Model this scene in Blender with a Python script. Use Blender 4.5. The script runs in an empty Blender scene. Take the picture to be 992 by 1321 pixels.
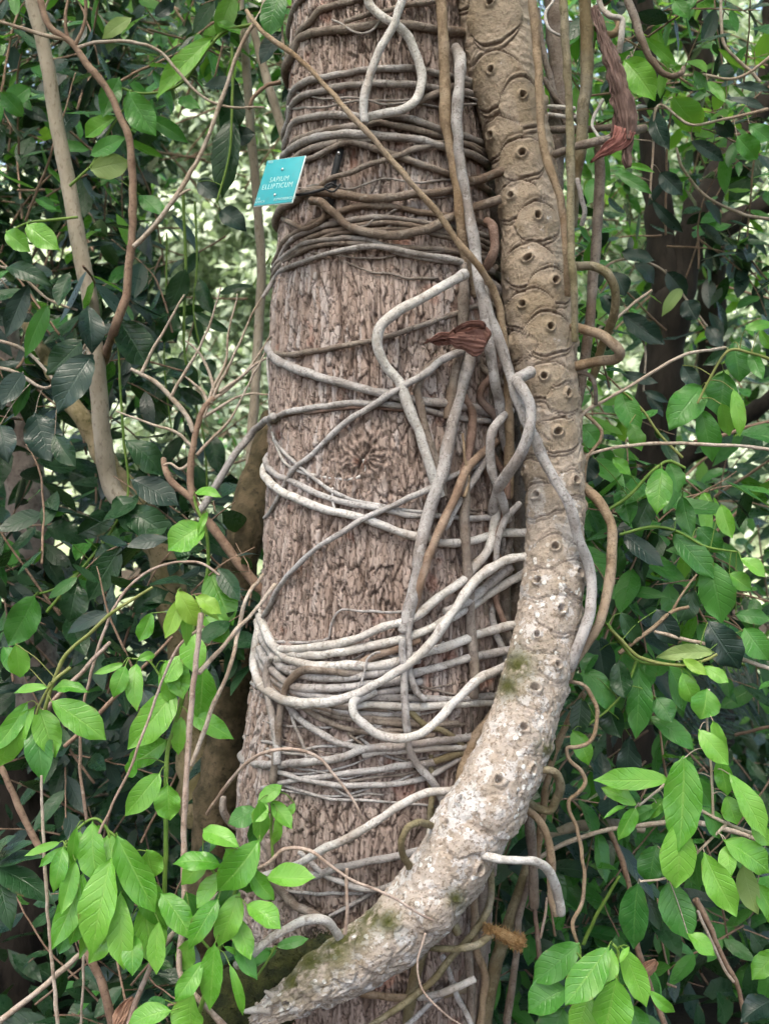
import bpy, math, random
import numpy as np

random.seed(7)
RNG = np.random.default_rng(11)
SC = bpy.context.scene
COL = SC.collection

# ------------------------------------------------------------------ camera, sky, sun, exposure
CAM_Y, CAM_Z, F = -2.4, 1.5, 1440.0
cd = bpy.data.cameras.new('camera')
cam = bpy.data.objects.new('camera', cd)
COL.objects.link(cam)
cam.location = (0, CAM_Y, CAM_Z)
cam.rotation_euler = (math.radians(90), 0, 0)
cd.sensor_fit = 'HORIZONTAL'
cd.sensor_width = 36.0
cd.lens = 36.0 * F / 992.0
cd.clip_start, cd.clip_end = 0.02, 500
cd.dof.use_dof = True
cd.dof.focus_distance = 2.12
cd.dof.aperture_fstop = 7.5
SC.camera = cam

SUN_EL, SUN_AZ = 62.0, 200.0          # azimuth clockwise from +Y; 180 = behind the camera
w = bpy.data.worlds.new('World')
SC.world = w
w.use_nodes = True
nt = w.node_tree
nt.nodes.clear()
wo = nt.nodes.new('ShaderNodeOutputWorld')
bg = nt.nodes.new('ShaderNodeBackground')
sky = nt.nodes.new('ShaderNodeTexSky')
sky.sky_type = 'NISHITA'
sky.sun_disc = False
sky.sun_elevation = math.radians(SUN_EL)
sky.sun_rotation = math.radians(SUN_AZ)
sky.air_density = 1.0
sky.dust_density = 6.0
sky.ozone_density = 0.6
bg.inputs['Strength'].default_value = 0.14
nt.links.new(sky.outputs[0], bg.inputs[0])
nt.links.new(bg.outputs[0], wo.inputs[0])

sl = bpy.data.lights.new('sun', 'SUN')
sl.energy = 1.5
sl.angle = math.radians(35)
sl.color = (1.0, 0.95, 0.86)
so = bpy.data.objects.new('sun', sl)
COL.objects.link(so)
so.rotation_euler = (math.radians(90 - SUN_EL), 0, math.radians(180 - SUN_AZ) + math.radians(180) * 0)
# light travels along local -Z; from behind the camera, above
so.rotation_euler = (math.radians(90 - SUN_EL), 0, math.radians(-(SUN_AZ - 180)))

SC.view_settings.view_transform = 'Standard'
SC.view_settings.look = 'None'
SC.view_settings.gamma = 1.0
SC.view_settings.use_curve_mapping = False
SC.view_settings.exposure = 2.22
SC.render.engine = 'CYCLES'
SC.cycles.use_denoising = True
SC.cycles.max_bounces = 6
SC.cycles.diffuse_bounces = 3
SC.cycles.glossy_bounces = 2
SC.cycles.transmission_bounces = 3
SC.cycles.caustics_reflective = False
SC.cycles.caustics_refractive = False


def P(px, py, d=0.0):
    k = (d - CAM_Y) / F
    return np.array([(px - 496.0) * k, d, CAM_Z - (py - 660.5) * k])


# ------------------------------------------------------------------ noise
def _hash(ix, iy, iz, seed):
    h = (ix.astype(np.int64) * 374761393 + iy.astype(np.int64) * 668265263 + iz.astype(np.int64) * 2147483647 + seed * 974711) & 0xFFFFFFFF
    h = ((h ^ (h >> 13)) * 1274126177) & 0xFFFFFFFF
    h = ((h ^ (h >> 16)) * 2246822519) & 0xFFFFFFFF
    h = h ^ (h >> 15)
    return (h & 0xFFFFFF).astype(np.float64) / 0xFFFFFF


def vnoise(x, y, z, seed=0):
    """smooth value noise, -1..1"""
    ix, iy, iz = np.floor(x), np.floor(y), np.floor(z)
    fx, fy, fz = x - ix, y - iy, z - iz
    fx, fy, fz = [f * f * f * (f * (f * 6 - 15) + 10) for f in (fx, fy, fz)]
    r = 0
    for dx in (0, 1):
        for dy in (0, 1):
            for dz in (0, 1):
                wgt = (fx if dx else 1 - fx) * (fy if dy else 1 - fy) * (fz if dz else 1 - fz)
                r = r + wgt * _hash(ix + dx, iy + dy, iz + dz, seed)
    return r * 2 - 1


def fbm(x, y, z, octs=3, seed=0):
    r, a, s = 0, 1.0, 0
    for o in range(octs):
        r = r + a * vnoise(x * 2 ** o, y * 2 ** o, z * 2 ** o, seed + o * 17)
        s += a
        a *= 0.5
    return r / s


def sstep(a, b, x):
    t = np.clip((x - a) / (b - a), 0, 1)
    return t * t * (3 - 2 * t)


# ------------------------------------------------------------------ mesh building
def mesh_from(name, verts, quads, ngons=(), attrs=None, mat=None, smooth=True):
    me = bpy.data.meshes.new(name)
    verts = np.asarray(verts, dtype=np.float32)
    quads = np.asarray(quads, dtype=np.int32).reshape(-1, 4)
    nq = len(quads)
    loops = [quads.ravel()]
    starts = [np.arange(nq, dtype=np.int32) * 4]
    off = nq * 4
    for n in ngons:
        loops.append(np.asarray(n, dtype=np.int32))
        starts.append(np.array([off], dtype=np.int32))
        off += len(n)
    loops = np.concatenate(loops)
    starts = np.concatenate(starts)
    me.vertices.add(len(verts))
    me.vertices.foreach_set('co', verts.ravel())
    me.loops.add(len(loops))
    me.loops.foreach_set('vertex_index', loops)
    me.polygons.add(len(starts))
    me.polygons.foreach_set('loop_start', starts)
    me.update(calc_edges=True)
    me.validate()
    if smooth:
        me.polygons.foreach_set('use_smooth', np.ones(len(me.polygons), dtype=bool))
    for k, v in (attrs or {}).items():
        a = me.attributes.new(k, 'FLOAT', 'POINT')
        a.data.foreach_set('value', np.asarray(v, dtype=np.float32).ravel())
    if mat:
        me.materials.append(mat)
    return me


def world_loc(o):
    v = np.zeros(3)
    while o is not None:
        v = v + np.array(o.location)
        o = o.parent
    return v


def build(name, verts, quads, ngons=(), attrs=None, mat=None, parent=None, loc=None, smooth=True):
    """one mesh object; verts in world space"""
    o = bpy.data.objects.new(name, None)
    verts = np.asarray(verts, dtype=np.float64)
    if parent is not None:
        base = world_loc(parent)
        lc = np.zeros(3)
    else:
        base = np.array(loc) if loc is not None else verts.mean(0)
        lc = base
    bpy.data.objects.remove(o)
    me = mesh_from(name, verts - base, quads, ngons, attrs, mat, smooth)
    o = bpy.data.objects.new(name, me)
    COL.objects.link(o)
    o.location = lc
    if parent is not None:
        o.parent = parent
    return o


def thing(name, label, cat, loc, group=None):
    o = bpy.data.objects.new(name, None)
    COL.objects.link(o)
    o.location = tuple(loc)
    o.empty_display_size = 0.05
    return tag(o, label, cat, group)


def tag(o, label, cat, group=None, kind=None):
    if label:
        o['label'] = label
    if cat:
        o['category'] = cat
    if group:
        o['group'] = group
    if kind:
        o['kind'] = kind
    return o


class MB:
    """collects quads / ngons / attributes for one mesh"""

    def __init__(self):
        self.v, self.q, self.n, self.a, self.c = [], [], [], {}, 0

    def add(self, v, q, n=(), attrs=None):
        v = np.asarray(v)
        self.v.append(v)
        self.q.append(np.asarray(q, dtype=np.int64).reshape(-1, 4) + self.c)
        for g in n:
            self.n.append(np.asarray(g) + self.c)
        for k, val in (attrs or {}).items():
            self.a.setdefault(k, []).append(np.asarray(val).ravel())
        self.c += len(v)

    def build(self, name, mat, parent=None, loc=None):
        v = np.concatenate(self.v)
        q = np.concatenate(self.q)
        a = {k: np.concatenate(x) for k, x in self.a.items()}
        return build(name, v, q, self.n, a, mat, parent, loc)


# ------------------------------------------------------------------ materials
class NT:
    def __init__(self, name):
        self.m = bpy.data.materials.new(name)
        self.m.use_nodes = True
        self.t = self.m.node_tree
        self.t.nodes.clear()
        self.out = self.t.nodes.new('ShaderNodeOutputMaterial')

    def n(self, typ, **kw):
        nd = self.t.nodes.new(typ)
        for k, v in kw.items():
            setattr(nd, k, v)
        return nd

    def l(self, a, b):
        self.t.links.new(a, b)

    def attr(self, name):
        return self.n('ShaderNodeAttribute', attribute_name=name).outputs['Fac']

    def val(self, x, sock):
        if isinstance(x, (int, float)):
            sock.default_value = x
        elif isinstance(x, tuple):
            sock.default_value = (*x, 1.0) if len(x) == 3 else x
        else:
            self.l(x, sock)

    def mix(self, f, a, b, blend='MIX'):
        nd = self.n('ShaderNodeMix', data_type='RGBA', blend_type=blend)
        self.val(f, nd.inputs[0])
        self.val(a, nd.inputs[6])
        self.val(b, nd.inputs[7])
        return nd.outputs[2]

    def math(self, op, a, b=0.0, c=0.0):
        nd = self.n('ShaderNodeMath', operation=op)
        self.val(a, nd.inputs[0])
        self.val(b, nd.inputs[1])
        self.val(c, nd.inputs[2])
        return nd.outputs[0]

    def ramp(self, f, a, b, lo=0.0, hi=1.0):
        nd = self.n('ShaderNodeMapRange', interpolation_type='SMOOTHSTEP')
        self.val(f, nd.inputs[0])
        self.val(float(a), nd.inputs[1])
        self.val(float(b), nd.inputs[2])
        self.val(float(lo), nd.inputs[3])
        self.val(float(hi), nd.inputs[4])
        return nd.outputs[0]

    def pos(self, scale=(1, 1, 1)):
        tc = self.n('ShaderNodeTexCoord')
        mp = self.n('ShaderNodeMapping')
        mp.inputs['Scale'].default_value = scale
        self.l(tc.outputs['Object'], mp.inputs['Vector'])
        return mp.outputs[0]

    def noise(self, scale, detail=3, rough=0.6, stretch=(1, 1, 1), dist=0.0):
        nd = self.n('ShaderNodeTexNoise')
        nd.inputs['Scale'].default_value = scale
        nd.inputs['Detail'].default_value = detail
        nd.inputs['Roughness'].default_value = rough
        nd.inputs['Distortion'].default_value = dist
        self.l(self.pos(stretch), nd.inputs['Vector'])
        return nd.outputs['Fac']

    def voro(self, scale, stretch=(1, 1, 1), feature='F1', out='Distance'):
        nd = self.n('ShaderNodeTexVoronoi', feature=feature)
        nd.inputs['Scale'].default_value = scale
        self.l(self.pos(stretch), nd.inputs['Vector'])
        return nd.outputs[out]

    def bump(self, h, strength=0.5, dist=0.002, nrm=None):
        nd = self.n('ShaderNodeBump')
        nd.inputs['Strength'].default_value = strength
        nd.inputs['Distance'].default_value = dist
        self.l(h, nd.inputs['Height'])
        if nrm is not None:
            self.l(nrm, nd.inputs['Normal'])
        return nd.outputs[0]

    def principled(self, col, rough=0.7, nrm=None, spec=0.4):
        b = self.n('ShaderNodeBsdfPrincipled')
        self.val(col, b.inputs['Base Color'])
        self.val(rough, b.inputs['Roughness'])
        b.inputs['Specular IOR Level'].default_value = spec
        if nrm is not None:
            self.l(nrm, b.inputs['Normal'])
        return b.outputs[0]

    def done(self, sh):
        self.l(sh, self.out.inputs['Surface'])
        return self.m


def mat_bark():
    t = NT('scaly_bark')
    plate, crack = t.attr('plate'), t.attr('crack')
    n1 = t.noise(9, 4, .6, (1, 1, .5))
    n2 = t.noise(120, 3, .65, (1, 1, .35))
    n3 = t.noise(3.0, 3, .6)
    dn = t.n('ShaderNodeTexNoise')
    dn.inputs['Scale'].default_value = 60
    t.l(t.pos((1, 1, .6)), dn.inputs['Vector'])
    mv = t.n('ShaderNodeMixRGB', blend_type='ADD')
    mv.inputs[0].default_value = .016
    t.l(t.pos((1, 1, .36)), mv.inputs[1])
    t.l(dn.outputs['Color'], mv.inputs[2])
    vn = t.n('ShaderNodeTexVoronoi', feature='DISTANCE_TO_EDGE')
    vn.inputs['Scale'].default_value = 96
    t.l(mv.outputs[0], vn.inputs['Vector'])
    vc = t.n('ShaderNodeTexVoronoi', feature='F1')
    vc.inputs['Scale'].default_value = 96
    t.l(mv.outputs[0], vc.inputs['Vector'])
    line = t.ramp(vn.outputs['Distance'], .0, .06, 1, 0)
    cell = t.n('ShaderNodeSeparateColor')
    t.l(vc.outputs['Color'], cell.inputs[0])
    c = t.mix(t.ramp(plate, 0, 1), (0.270, 0.198, 0.165), (0.425, 0.335, 0.297))
    c = t.mix(t.math('MULTIPLY', cell.outputs[0], .35), c, (0.47, 0.375, 0.335))
    c = t.mix(t.ramp(n1, .45, .75, 0, .55), c, (0.43, 0.350, 0.320))
    c = t.mix(t.math('MULTIPLY', t.ramp(n3, .48, .62, 0, .7), t.ramp(plate, .55, .75)), c, (0.47, 0.415, 0.405))
    c = t.mix(t.ramp(n2, .48, .8, 0, .25), c, (0.19, 0.115, 0.088))
    c = t.mix(t.math('MULTIPLY', line, .35), c, (0.12, 0.065, 0.047))
    c = t.mix(t.math('MULTIPLY', crack, .92), c, (0.055, 0.032, 0.024))
    red = t.noise(14, 2, .5)
    c = t.mix(t.math('MULTIPLY', t.ramp(red, .62, .72), .4), c, (0.31, 0.11, 0.068))
    h = t.math('ADD', t.noise(260, 4, .7, (1, 1, .4)), t.math('MULTIPLY', n2, 1.2))
    h = t.math('ADD', h, t.math('MULTIPLY', line, -1.0))
    h = t.math('ADD', h, t.math('MULTIPLY', cell.outputs[0], .8))
    return t.done(t.principled(c, .85, t.bump(h, .8, .003), .25))


def mat_stem():
    t = NT('scarred_stem_bark')
    scar, lich, moss, ridge = t.attr('scar'), t.attr('lichen'), t.attr('moss'), t.attr('ridge')
    n1 = t.noise(26, 4, .6)
    n2 = t.noise(150, 4, .65)
    n3 = t.noise(34, 4, .62)
    n4 = t.noise(9, 3, .6)
    c = t.mix(n1, (0.31, 0.243, 0.188), (0.46, 0.385, 0.312))
    c = t.mix(t.math('MULTIPLY', scar, t.ramp(n4, .35, .65, .25, .9)), c, (0.235, 0.183, 0.125))
    c = t.mix(t.ramp(n2, .50, .70, 0, .6), c, (0.19, 0.130, 0.088))
    c = t.mix(t.math('MULTIPLY', t.attr('lip'), .55), c, (0.47, 0.385, 0.305))
    c = t.mix(t.math('MULTIPLY', ridge, .92), c, (0.085, 0.052, 0.034))  # brown cork lines and pits, pigment darkened to make up for weak relief shading
    # grey-pink weathering lower down the stem, then crustose lichen in patches and dots
    c = t.mix(t.math('MULTIPLY', lich, t.ramp(n1, .3, .6, .35, .9)), c, (0.40, 0.345, 0.310))
    sp = t.math('ADD', n3, t.math('MULTIPLY', lich, .155))
    c = t.mix(t.math('MULTIPLY', t.ramp(sp, .69, .73), .75), c, (0.53, 0.50, 0.495))
    c = t.mix(t.math('MULTIPLY', t.ramp(n4, .60, .64), t.math('MULTIPLY', lich, .7)), c, (0.55, 0.54, 0.55))
    vr = t.voro(52)
    spots = t.math('MULTIPLY', t.ramp(vr, .24, .29, 1, 0), t.ramp(lich, .35, .8))
    c = t.mix(t.math('MULTIPLY', spots, t.ramp(t.noise(22, 2), .50, .55)), c, (0.70, 0.68, 0.66))
    c = t.mix(t.math('MULTIPLY', t.ramp(n2, .53, .62), t.math('MULTIPLY', lich, .85)), c, (0.19, 0.145, 0.110))
    c = t.mix(t.math('MULTIPLY', moss, t.ramp(n3, .33, .52)), c, (0.062, 0.066, 0.014))
    h = t.math('ADD', n2, t.math('MULTIPLY', t.noise(60, 3, .6), 1.2))
    h = t.math('ADD', h, t.math('MULTIPLY', spots, .5))
    return t.done(t.principled(c, .8, t.bump(h, .75, .004), .25))


def mat_root(name, base, light, dark, speck=.6, lich=.5):
    t = NT(name)
    n1 = t.noise(30, 3, .6)
    n2 = t.noise(220, 3, .6)
    n3 = t.noise(11, 2, .5)
    n5 = t.noise(5.5, 3, .6)
    c = t.mix(t.ramp(n1, .35, .65), base, light)
    c = t.mix(t.math('MULTIPLY', t.ramp(n3, .45, .6), lich), c, (0.50, 0.485, 0.495))
    warm = tuple(.55 * b_ + .45 * d_ + e_ for b_, d_, e_ in zip(base, dark, (.02, .0, -.015)))
    c = t.mix(t.ramp(n5, .50, .66, 0, .75), c, warm)
    sp = t.voro(150, (1, 1, 1.3))
    c = t.mix(t.math('MULTIPLY', t.math('MULTIPLY', t.ramp(sp, .16, .32, 1, 0), speck * .6), t.ramp(n1, .45, .6)), c, dark)
    c = t.mix(t.ramp(n2, .52, .74, 0, .7), c, dark)
    cr = t.noise(75, 4, .7, (1, 1, .5), .6)
    c = t.mix(t.ramp(cr, .55, .66, 0, .6), c, dark)
    fl = t.noise(48, 3, .6)
    c = t.mix(t.ramp(fl, .60, .66, 0, .5), c, tuple(min(1, x * 1.15 + .03) for x in light))
    h = t.math('ADD', n2, t.math('MULTIPLY', n1, .7))
    h = t.math('ADD', h, t.math('MULTIPLY', cr, .8))
    return t.done(t.principled(c, .7, t.bump(h, .8, .003), .3))


def mat_simple(name, a, b, scale=20, rough=.8, bump=.4, dark=None, bscale=140, stretch=(1, 1, 1)):
    t = NT(name)
    n1 = t.noise(scale, 4, .6, stretch)
    n2 = t.noise(bscale, 4, .65, stretch)
    c = t.mix(t.ramp(n1, .32, .68), a, b)
    if dark:
        c = t.mix(t.ramp(n2, .52, .68, 0, .8), c, dark)
    return t.done(t.principled(c, rough, t.bump(n2, bump, .005), .3))


def mat_leaf(name, a, b, mid, rough=.36, trans=.22, tcol=None, under=None, spec=.5):
    t = NT(name)
    lu, lv, tint = t.attr('lu'), t.attr('lv'), t.attr('tint')
    au = t.math('ABSOLUTE', lu)
    c = t.mix(t.ramp(tint, 0, 1), a, b)
    n = t.noise(30, 3, .6)
    c = t.mix(t.ramp(n, .4, .75, 0, .35), c, mid)
    spot = t.noise(190, 2, .5)
    c = t.mix(t.ramp(spot, .70, .76, 0, .45), c, (0.10, 0.075, 0.03))
    edge = t.math('MULTIPLY', t.ramp(au, .80, 1.0), t.ramp(t.noise(45, 3, .6), .58, .66, 0, .7))
    c = t.mix(edge, c, (0.16, 0.10, 0.04))
    mott = t.noise(9, 3, .6)
    c = t.mix(t.ramp(mott, .45, .7, 0, .25), c, a)
    # side veins
    ph = t.math('SUBTRACT', t.math('ADD', t.math('MULTIPLY', lv, 8.0), t.math('MULTIPLY', n, .9)), t.math('MULTIPLY', au, 1.7))
    fr = t.math('ABSOLUTE', t.math('SUBTRACT', t.math('FRACT', ph), .5))
    vein = t.ramp(fr, .0, .14, 1, 0)
    rib = t.ramp(au, .02, .09, 1, 0)
    c = t.mix(t.math('MULTIPLY', vein, .05), c, mid)
    c = t.mix(t.math('MULTIPLY', rib, .45), c, mid)
    h = t.math('ADD', t.math('MULTIPLY', t.math('SUBTRACT', 1.0, vein), .8), t.math('MULTIPLY', rib, -1.2))
    h = t.math('ADD', h, t.math('MULTIPLY', n, .8))
    bp = t.bump(h, .26, .004)
    geo = t.n('ShaderNodeNewGeometry')
    if under:
        c = t.mix(geo.outputs['Backfacing'], c, under)
    p = t.principled(c, t.ramp(n, .3, .7, rough - .09, rough + .12), bp, spec)
    tr = t.n('ShaderNodeBsdfTranslucent')
    t.val(tcol or mid, tr.inputs['Color'])
    t.l(bp, tr.inputs['Normal'])
    mx = t.n('ShaderNodeMixShader')
    mx.inputs[0].default_value = trans
    t.l(p, mx.inputs[1])
    t.l(tr.outputs[0], mx.inputs[2])
    return t.done(mx.outputs[0])


M = {}
M['bark'] = mat_bark()
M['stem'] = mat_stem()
M['grey'] = mat_root('grey_root', (0.25, 0.225, 0.215), (0.40, 0.375, 0.37), (0.10, 0.078, 0.068), .7, .5)
M['greybrown'] = mat_root('grey_brown_root', (0.185, 0.160, 0.145), (0.315, 0.285, 0.270), (0.075, 0.057, 0.047), .6, .42)
M['white'] = mat_root('whitish_root', (0.42, 0.385, 0.355), (0.58, 0.555, 0.535), (0.18, 0.14, 0.115), .7, .6)
M['brown'] = mat_root('brown_root', (0.142, 0.108, 0.087), (0.240, 0.198, 0.166), (0.058, 0.040, 0.030), .6, .16)
M['tan'] = mat_root('tan_root', (0.225, 0.158, 0.100), (0.32, 0.238, 0.160), (0.105, 0.066, 0.038), .7, .12)
M['olive'] = mat_root('olive_root', (0.140, 0.115, 0.062), (0.235, 0.200, 0.120), (0.075, 0.058, 0.030), .7, .16)
M['red'] = mat_root('reddish_root', (0.145, 0.090, 0.070), (0.225, 0.150, 0.120), (0.080, 0.046, 0.034), .7, .15)
M['orange'] = mat_root('orange_brown_root', (0.205, 0.135, 0.095), (0.30, 0.218, 0.162), (0.10, 0.06, 0.04), .9, .2)
M['twig'] = mat_root('dry_twig_bark', (0.36, 0.28, 0.215), (0.48, 0.40, 0.33), (0.18, 0.12, 0.09), .4, .25)
M['pinktwig'] = mat_root('pinkish_twig_bark', (0.33, 0.235, 0.185), (0.45, 0.345, 0.29), (0.17, 0.11, 0.085), .4, .2)
M['sapling'] = mat_simple('pale_sapling_bark', (0.28, 0.235, 0.18), (0.40, 0.345, 0.28), 18, .75, .35, (0.19, 0.15, 0.11), 120, (1, 1, .5))
M['redbranch'] = mat_simple('reddish_branch_bark', (0.20, 0.125, 0.088), (0.30, 0.205, 0.15), 30, .7, .4, (0.11, 0.065, 0.045))
M['greenstem'] = mat_simple('green_stem', (0.10, 0.19, 0.03), (0.16, 0.25, 0.05), 30, .5, .2)
M['yellowstem'] = mat_simple('yellow_green_stem', (0.17, 0.20, 0.05), (0.24, 0.25, 0.09), 30, .5, .2)
M['mottled'] = mat_simple('mottled_mossy_bark', (0.16, 0.135, 0.06), (0.34, 0.27, 0.17), 16, .85, .6, (0.085, 0.075, 0.03), 70)
M['mottledgrey'] = mat_simple('mottled_grey_bark', (0.12, 0.095, 0.085), (0.28, 0.24, 0.22), 16, .85, .6, (0.06, 0.05, 0.04), 60)
M['mottleddark'] = mat_simple('spotted_dark_bark', (0.045, 0.037, 0.018), (0.125, 0.093, 0.055), 24, .9, .9, (0.022, 0.019, 0.010), 60)
M['moss'] = mat_simple('dark_moss', (0.012, 0.017, 0.005), (0.042, 0.046, 0.011), 40, .95, 1.0, (0.016, 0.012, 0.006), 220)
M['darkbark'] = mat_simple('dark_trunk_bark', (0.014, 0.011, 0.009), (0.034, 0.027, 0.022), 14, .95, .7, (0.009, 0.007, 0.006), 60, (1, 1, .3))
M['sheath'] = mat_simple('dry_sheath', (0.135, 0.085, 0.074), (0.245, 0.168, 0.150), 40, .8, .9, (0.055, 0.034, 0.030), 90, (1, 1, .15))
M['sheathred'] = mat_simple('dry_red_bract', (0.150, 0.068, 0.052), (0.235, 0.118, 0.096), 30, .65, .5, (0.075, 0.033, 0.026), 120)
M['sheathtip'] = mat_simple('dry_sheath_lining', (0.26, 0.10, 0.085), (0.34, 0.15, 0.13), 30, .6, .5, (0.15, 0.06, 0.05), 120)
M['fuzz'] = mat_simple('orange_fuzz', (0.30, 0.165, 0.06), (0.44, 0.28, 0.14), 60, .95, 1.0, (0.20, 0.11, 0.05), 300)
M['deadleaf'] = mat_simple('dead_leaf', (0.28, 0.145, 0.095), (0.42, 0.25, 0.17), 20, .8, .5, (0.18, 0.09, 0.06))
M['soil'] = mat_simple('forest_soil', (0.020, 0.016, 0.011), (0.045, 0.035, 0.024), 5, .95, 1.0, (0.012, 0.009, 0.007), 40)
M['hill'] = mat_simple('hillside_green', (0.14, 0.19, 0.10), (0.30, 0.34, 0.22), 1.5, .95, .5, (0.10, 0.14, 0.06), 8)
M['black'] = mat_simple('black_strap_plastic', (0.012, 0.012, 0.014), (0.02, 0.02, 0.022), 30, .45, .1)
M['steel'] = NT('screw_steel')
_p = M['steel'].n('ShaderNodeBsdfPrincipled')
_p.inputs['Base Color'].default_value = (.55, .55, .55, 1)
_p.inputs['Metallic'].default_value = 1
_p.inputs['Roughness'].default_value = .3
M['steel'] = M['steel'].done(_p.outputs[0])
t_ = NT('teal_sign_plastic')
M['teal'] = t_.done(t_.principled(t_.mix(t_.ramp(t_.noise(70, 4), .5, .75, 0, .4), t_.mix(t_.noise(22, 3), (0.028, 0.30, 0.355), (0.045, 0.335, 0.385)), (0.10, 0.22, 0.23)), .38, t_.bump(t_.noise(300, 2), .06, .001)))
t_ = NT('white_sign_core')
M['letter'] = t_.done(t_.principled((.50, .68, .68), .5))
t_ = NT('white_sign_rim')
M['whiteplastic'] = t_.done(t_.principled((.72, .80, .80), .45))

M['young'] = mat_leaf('young_leaf', (0.070, 0.260, 0.024), (0.175, 0.43, 0.055), (0.25, 0.46, 0.09), .31, .28, (0.28, 0.55, 0.05))
M['yellow'] = mat_leaf('yellow_green_leaf', (0.20, 0.39, 0.04), (0.27, 0.46, 0.06), (0.33, 0.50, 0.10), .4, .3, (0.40, 0.60, 0.06))
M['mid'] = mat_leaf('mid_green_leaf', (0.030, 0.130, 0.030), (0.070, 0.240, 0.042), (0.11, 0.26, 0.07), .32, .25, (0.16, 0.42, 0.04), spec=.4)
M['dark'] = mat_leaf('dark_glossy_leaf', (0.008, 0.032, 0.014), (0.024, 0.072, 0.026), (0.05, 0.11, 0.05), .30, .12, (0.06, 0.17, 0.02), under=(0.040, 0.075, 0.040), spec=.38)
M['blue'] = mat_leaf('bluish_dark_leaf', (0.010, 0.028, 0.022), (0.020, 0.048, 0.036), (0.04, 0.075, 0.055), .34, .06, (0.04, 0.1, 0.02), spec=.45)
M['back'] = mat_leaf('backlit_leaf', (0.05, 0.17, 0.02), (0.11, 0.28, 0.035), (0.12, 0.25, 0.05), .45, .42, (0.30, 0.58, 0.06))
M['far'] = mat_leaf('far_hazed_leaf', (0.30, 0.38, 0.27), (0.54, 0.60, 0.48), (0.28, 0.34, 0.22), .42, .25, (0.35, 0.48, 0.20))  # pale base colour stands in for haze over the distant leaves
M['paleleaf'] = mat_leaf('pale_underside_leaf', (0.25, 0.37, 0.11), (0.33, 0.44, 0.17), (0.37, 0.47, 0.20), .5, .3, (0.35, 0.5, 0.12))


# ------------------------------------------------------------------ tubes
def catmull(pts, step):
    pts = np.asarray(pts, dtype=np.float64)
    n = len(pts)
    if n == 2:
        pts = np.array([pts[0], (pts[0] + pts[1]) / 2, pts[1]])
        n = 3
    ext = np.vstack([2 * pts[0] - pts[1], pts, 2 * pts[-1] - pts[-2]])
    out = []
    for i in range(n - 1):
        p0, p1, p2, p3 = ext[i:i + 4]
        d = np.linalg.norm((p2 - p1)[:3])
        k = max(2, int(d / step))
        a0, a1, a2 = [max(np.linalg.norm((b - a)[:3]), 1e-5) ** .5 for a, b in ((p0, p1), (p1, p2), (p2, p3))]
        # centripetal, as hermite tangents
        m1 = (p2 - p1) + a1 * ((p1 - p0) / a0 - (p2 - p0) / (a0 + a1))
        m2 = (p2 - p1) + a1 * ((p3 - p2) / a2 - (p3 - p1) / (a1 + a2))
        t = np.arange(k) / k
        t = t[:, None]
        h = (2 * t ** 3 - 3 * t ** 2 + 1) * p1 + (t ** 3 - 2 * t ** 2 + t) * m1 + (-2 * t ** 3 + 3 * t ** 2) * p2 + (t ** 3 - t ** 2) * m2
        out.append(h)
    out.append(pts[-1:])
    return np.vstack(out)


def frames(path):
    T = np.gradient(path, axis=0)
    T /= np.linalg.norm(T, axis=1)[:, None] + 1e-12
    N = np.zeros_like(T)
    ref = np.array([0, -1.0, 0])
    v = ref - T[0] * (ref @ T[0])
    if np.linalg.norm(v) < 1e-3:
        v = np.array([1.0, 0, 0]) - T[0] * T[0][0]
    N[0] = v / np.linalg.norm(v)
    for i in range(1, len(T)):
        v = N[i - 1] - T[i] * (N[i - 1] @ T[i])
        N[i] = v / (np.linalg.norm(v) + 1e-12)
    return T, N, np.cross(T, N)


_seed = [0]


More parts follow.
